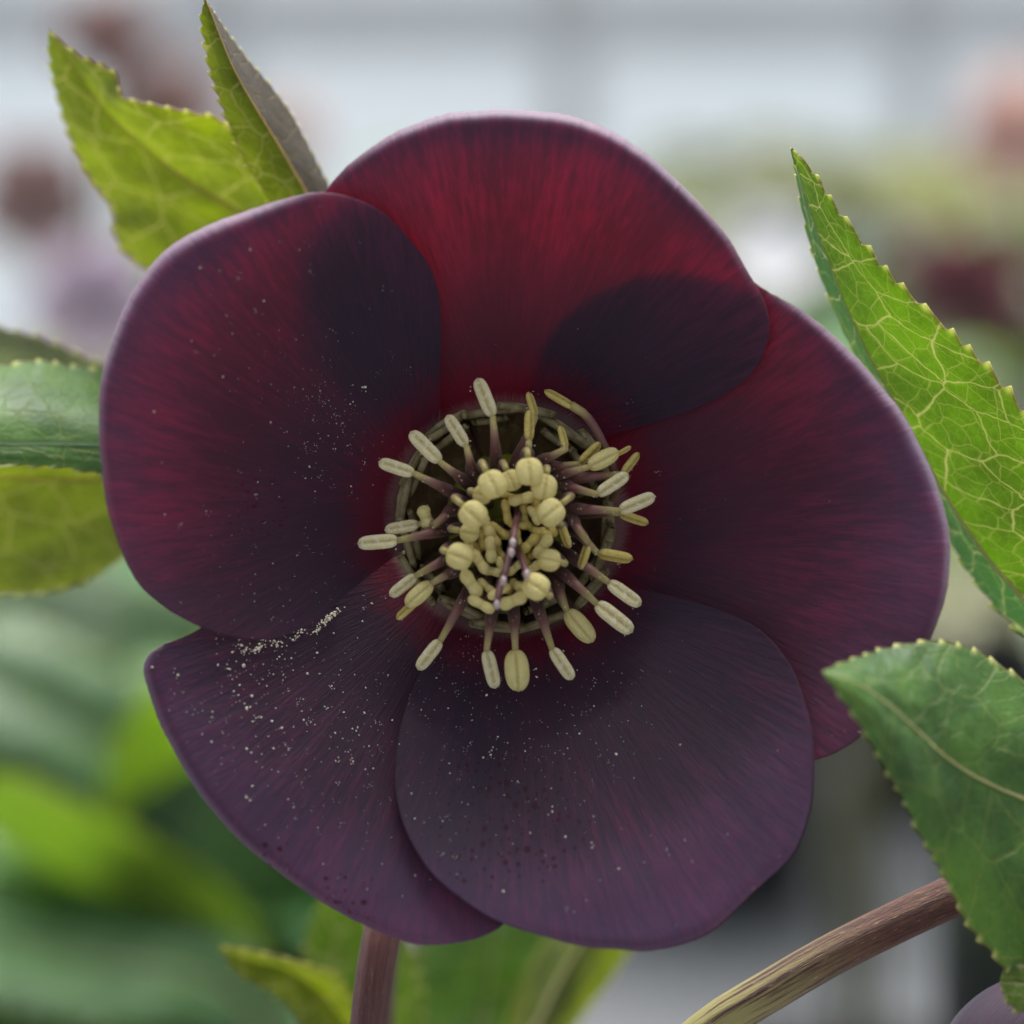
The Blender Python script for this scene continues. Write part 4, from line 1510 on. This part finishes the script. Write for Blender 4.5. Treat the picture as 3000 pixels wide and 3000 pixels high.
# ---- blurred leaves low behind the stalk
low = thing('leafy_stalk', 'low leafy stalk with dark green and yellow edged leaves below the flower behind its stalk', 'leaves', (0.006, 0.095, 0))
L7 = Leaf([(640, 2775, 34), (700, 2850, 36), (790, 2900, 38), (860, 2960, 40), (920, 3050, 42), (1000, 3200, 46), (1150, 3400, 52)],
          [(640, 2775, 34), (740, 2815, 37), (840, 2840, 39), (930, 2900, 42), (1010, 3000, 45), (1080, 3180, 50), (1170, 3400, 53)],
          [(640, 2775, 34), (740, 2790, 33), (850, 2815, 33), (920, 2835, 34), (1000, 2880, 38), (1100, 3100, 46), (1190, 3400, 53)],
          bulge=(-0.5, -0.5), seed=20.5, teeth=(2.2, 0.5), n=160)
L7.build(low, M['leaf_olive'], M['vein'], 3, 0.0002, 0.0003)
L8 = Leaf([(1010, 2560, 60), (940, 2650, 60), (900, 2760, 60), (890, 2880, 60), (950, 3020, 60), (1100, 3300, 60), (1250, 3600, 62)],
          [(1010, 2560, 60), (1040, 2650, 61), (1080, 2750, 62), (1110, 2880, 62), (1140, 3020, 62), (1190, 3300, 62), (1260, 3600, 62)],
          [(1010, 2560, 60), (1120, 2650, 59), (1190, 2750, 58), (1230, 2880, 58), (1240, 3020, 58), (1240, 3300, 60), (1270, 3600, 62)],
          bulge=(-0.5, -0.8), seed=22.5, teeth=(2.2, 0.5), n=160)
L8.build(low, M['leaf_glow'], M['vein'], 4, 0.0002, 0.0004)
L9 = Leaf([(1840, 2560, 62), (1700, 2640, 64), (1610, 2740, 66), (1540, 2860, 67), (1490, 2980, 68), (1380, 3200, 68), (1260, 3620, 66)],
          [(1840, 2560, 62), (1770, 2660, 60), (1700, 2760, 60), (1630, 2880, 60), (1570, 3000, 60), (1440, 3220, 62), (1270, 3620, 65)],
          [(1840, 2560, 62), (1890, 2640, 64), (1860, 2750, 66), (1780, 2880, 67), (1690, 3000, 68), (1540, 3220, 68), (1300, 3620, 66)],
          bulge=(-1.0, -1.0), seed=24.5, teeth=(2.2, 0.5), n=160)
L9.build(low, M['leaf_olive'], M['vein'], 4, 0.0002, 0.0004)
L10 = Leaf([(1480, 2560, 75), (1320, 2640, 75), (1230, 2780, 75), (1210, 2920, 75), (1230, 3080, 75), (1240, 3300, 72), (1260, 3620, 68)],
           [(1480, 2560, 75), (1470, 2650, 74), (1450, 2780, 73), (1430, 2920, 73), (1400, 3080, 72), (1360, 3300, 70), (1280, 3620, 68)],
           [(1480, 2560, 75), (1640, 2640, 77), (1700, 2780, 78), (1690, 2920, 78), (1620, 3080, 77), (1490, 3300, 74), (1310, 3620, 68)],
           bulge=(-1.0, -1.0), seed=27.5, teeth=(2.2, 0.5), n=160)
L10.build(low, M['leaf_blue'], M['vein'], 4, 0.0002, 0.0003)
stem('stem', [P(1180, 3400, 53), P(1250, 3600, 62), P(1290, 3700, 68), P(1330, 4300, 74), Vector((0.004, 0.096, 0.13)), Vector((0.006, 0.095, 0))], 0.0010, 0.0020, low, M['stem_green'])
stem('petiole', [P(1270, 3600, 66), P(1280, 3660, 67), P(1290, 3700, 68)], 0.0009, 0.0009, low, M['stem_green'], 10, 6)

# ---- a leafy plant low behind the left petals, its broad leaves out of focus
bush = thing('leafy_plant', 'broad bluish and lime green leaves crowding below and behind the lower left petal', 'plant', (-0.10, 0.36, 0))


def broad(mid, hw, lean, mat, seed):
    """mid: (px,py,mm); hw half width px; lean mm: lower margin nearer (+) or farther (-) than the upper"""
    n = len(mid)
    up, dn = [], []
    for i, (x, y, d) in enumerate(mid):
        x0, y0, _ = mid[max(0, i - 1)]
        x1, y1, _ = mid[min(n - 1, i + 1)]
        L = math.hypot(x1 - x0, y1 - y0)
        nx, ny = -(y1 - y0) / L, (x1 - x0) / L
        if ny > 0:
            nx, ny = -nx, -ny
        w_ = hw * (0.02 if i == 0 else (0.25 if i == n - 1 else math.sin(math.pi * (0.22 + 0.60 * i / (n - 1)))))
        up.append((x + nx * w_, y + ny * w_, d + lean * 0.5 * w_ / hw))
        dn.append((x - nx * w_, y - ny * w_, d - lean * 0.5 * w_ / hw))
    lf = Leaf(up, mid, dn, bulge=(-2.0, -2.0), seed=seed, n=110, teeth=(4.5, 1.2), ripple=0.8, m=10)
    lf.build(bush, mat, M['vein'], 0, 0.0002, 0.0005)
    e = mid[-1]
    stem('petiole', [P(*e), P(e[0] + 60, e[1] + 150, e[2] + 5), Vector((-0.10, 0.36, 0.14)), Vector((-0.10, 0.36, 0))], 0.0014, 0.0022, bush, M['stem_green'], 10, 24)


broad([(-260, 1930, 270), (-60, 1990, 262), (160, 2090, 262), (400, 2240, 266), (640, 2430, 275), (860, 2700, 290)], 200, 18, M['leaf_broad'], 31.0)
broad([(800, 1860, 230), (690, 1960, 235), (580, 2060, 240), (470, 2170, 250), (400, 2330, 262), (380, 2600, 280)], 120, -50, M['leaf_glow'], 33.0)
broad([(-200, 2270, 225), (0, 2360, 228), (200, 2460, 232), (420, 2570, 240), (640, 2720, 250), (820, 3000, 270)], 105, -50, M['leaf_glow'], 35.0)
broad([(-300, 2740, 200), (-100, 2740, 200), (100, 2770, 205), (330, 2820, 210), (620, 2880, 220), (900, 3100, 240)], 190, 25, M['leaf_broad'], 37.0)
broad([(-200, 1790, 320), (0, 1760, 322), (200, 1780, 326), (420, 1830, 330), (660, 1920, 338), (860, 2200, 345)], 130, 10, M['leaf_broad'], 39.0)
broad([(330, 2200, 330), (500, 2300, 332), (680, 2420, 334), (860, 2560, 336), (1040, 2700, 340), (1150, 3000, 345)], 240, 8, M['leaf_broad'], 41.0)
broad([(420, 2600, 300), (600, 2650, 302), (780, 2720, 305), (960, 2800, 308), (1130, 2900, 310), (1200, 3150, 315)], 150, 5, M['leaf_broad'], 43.0)
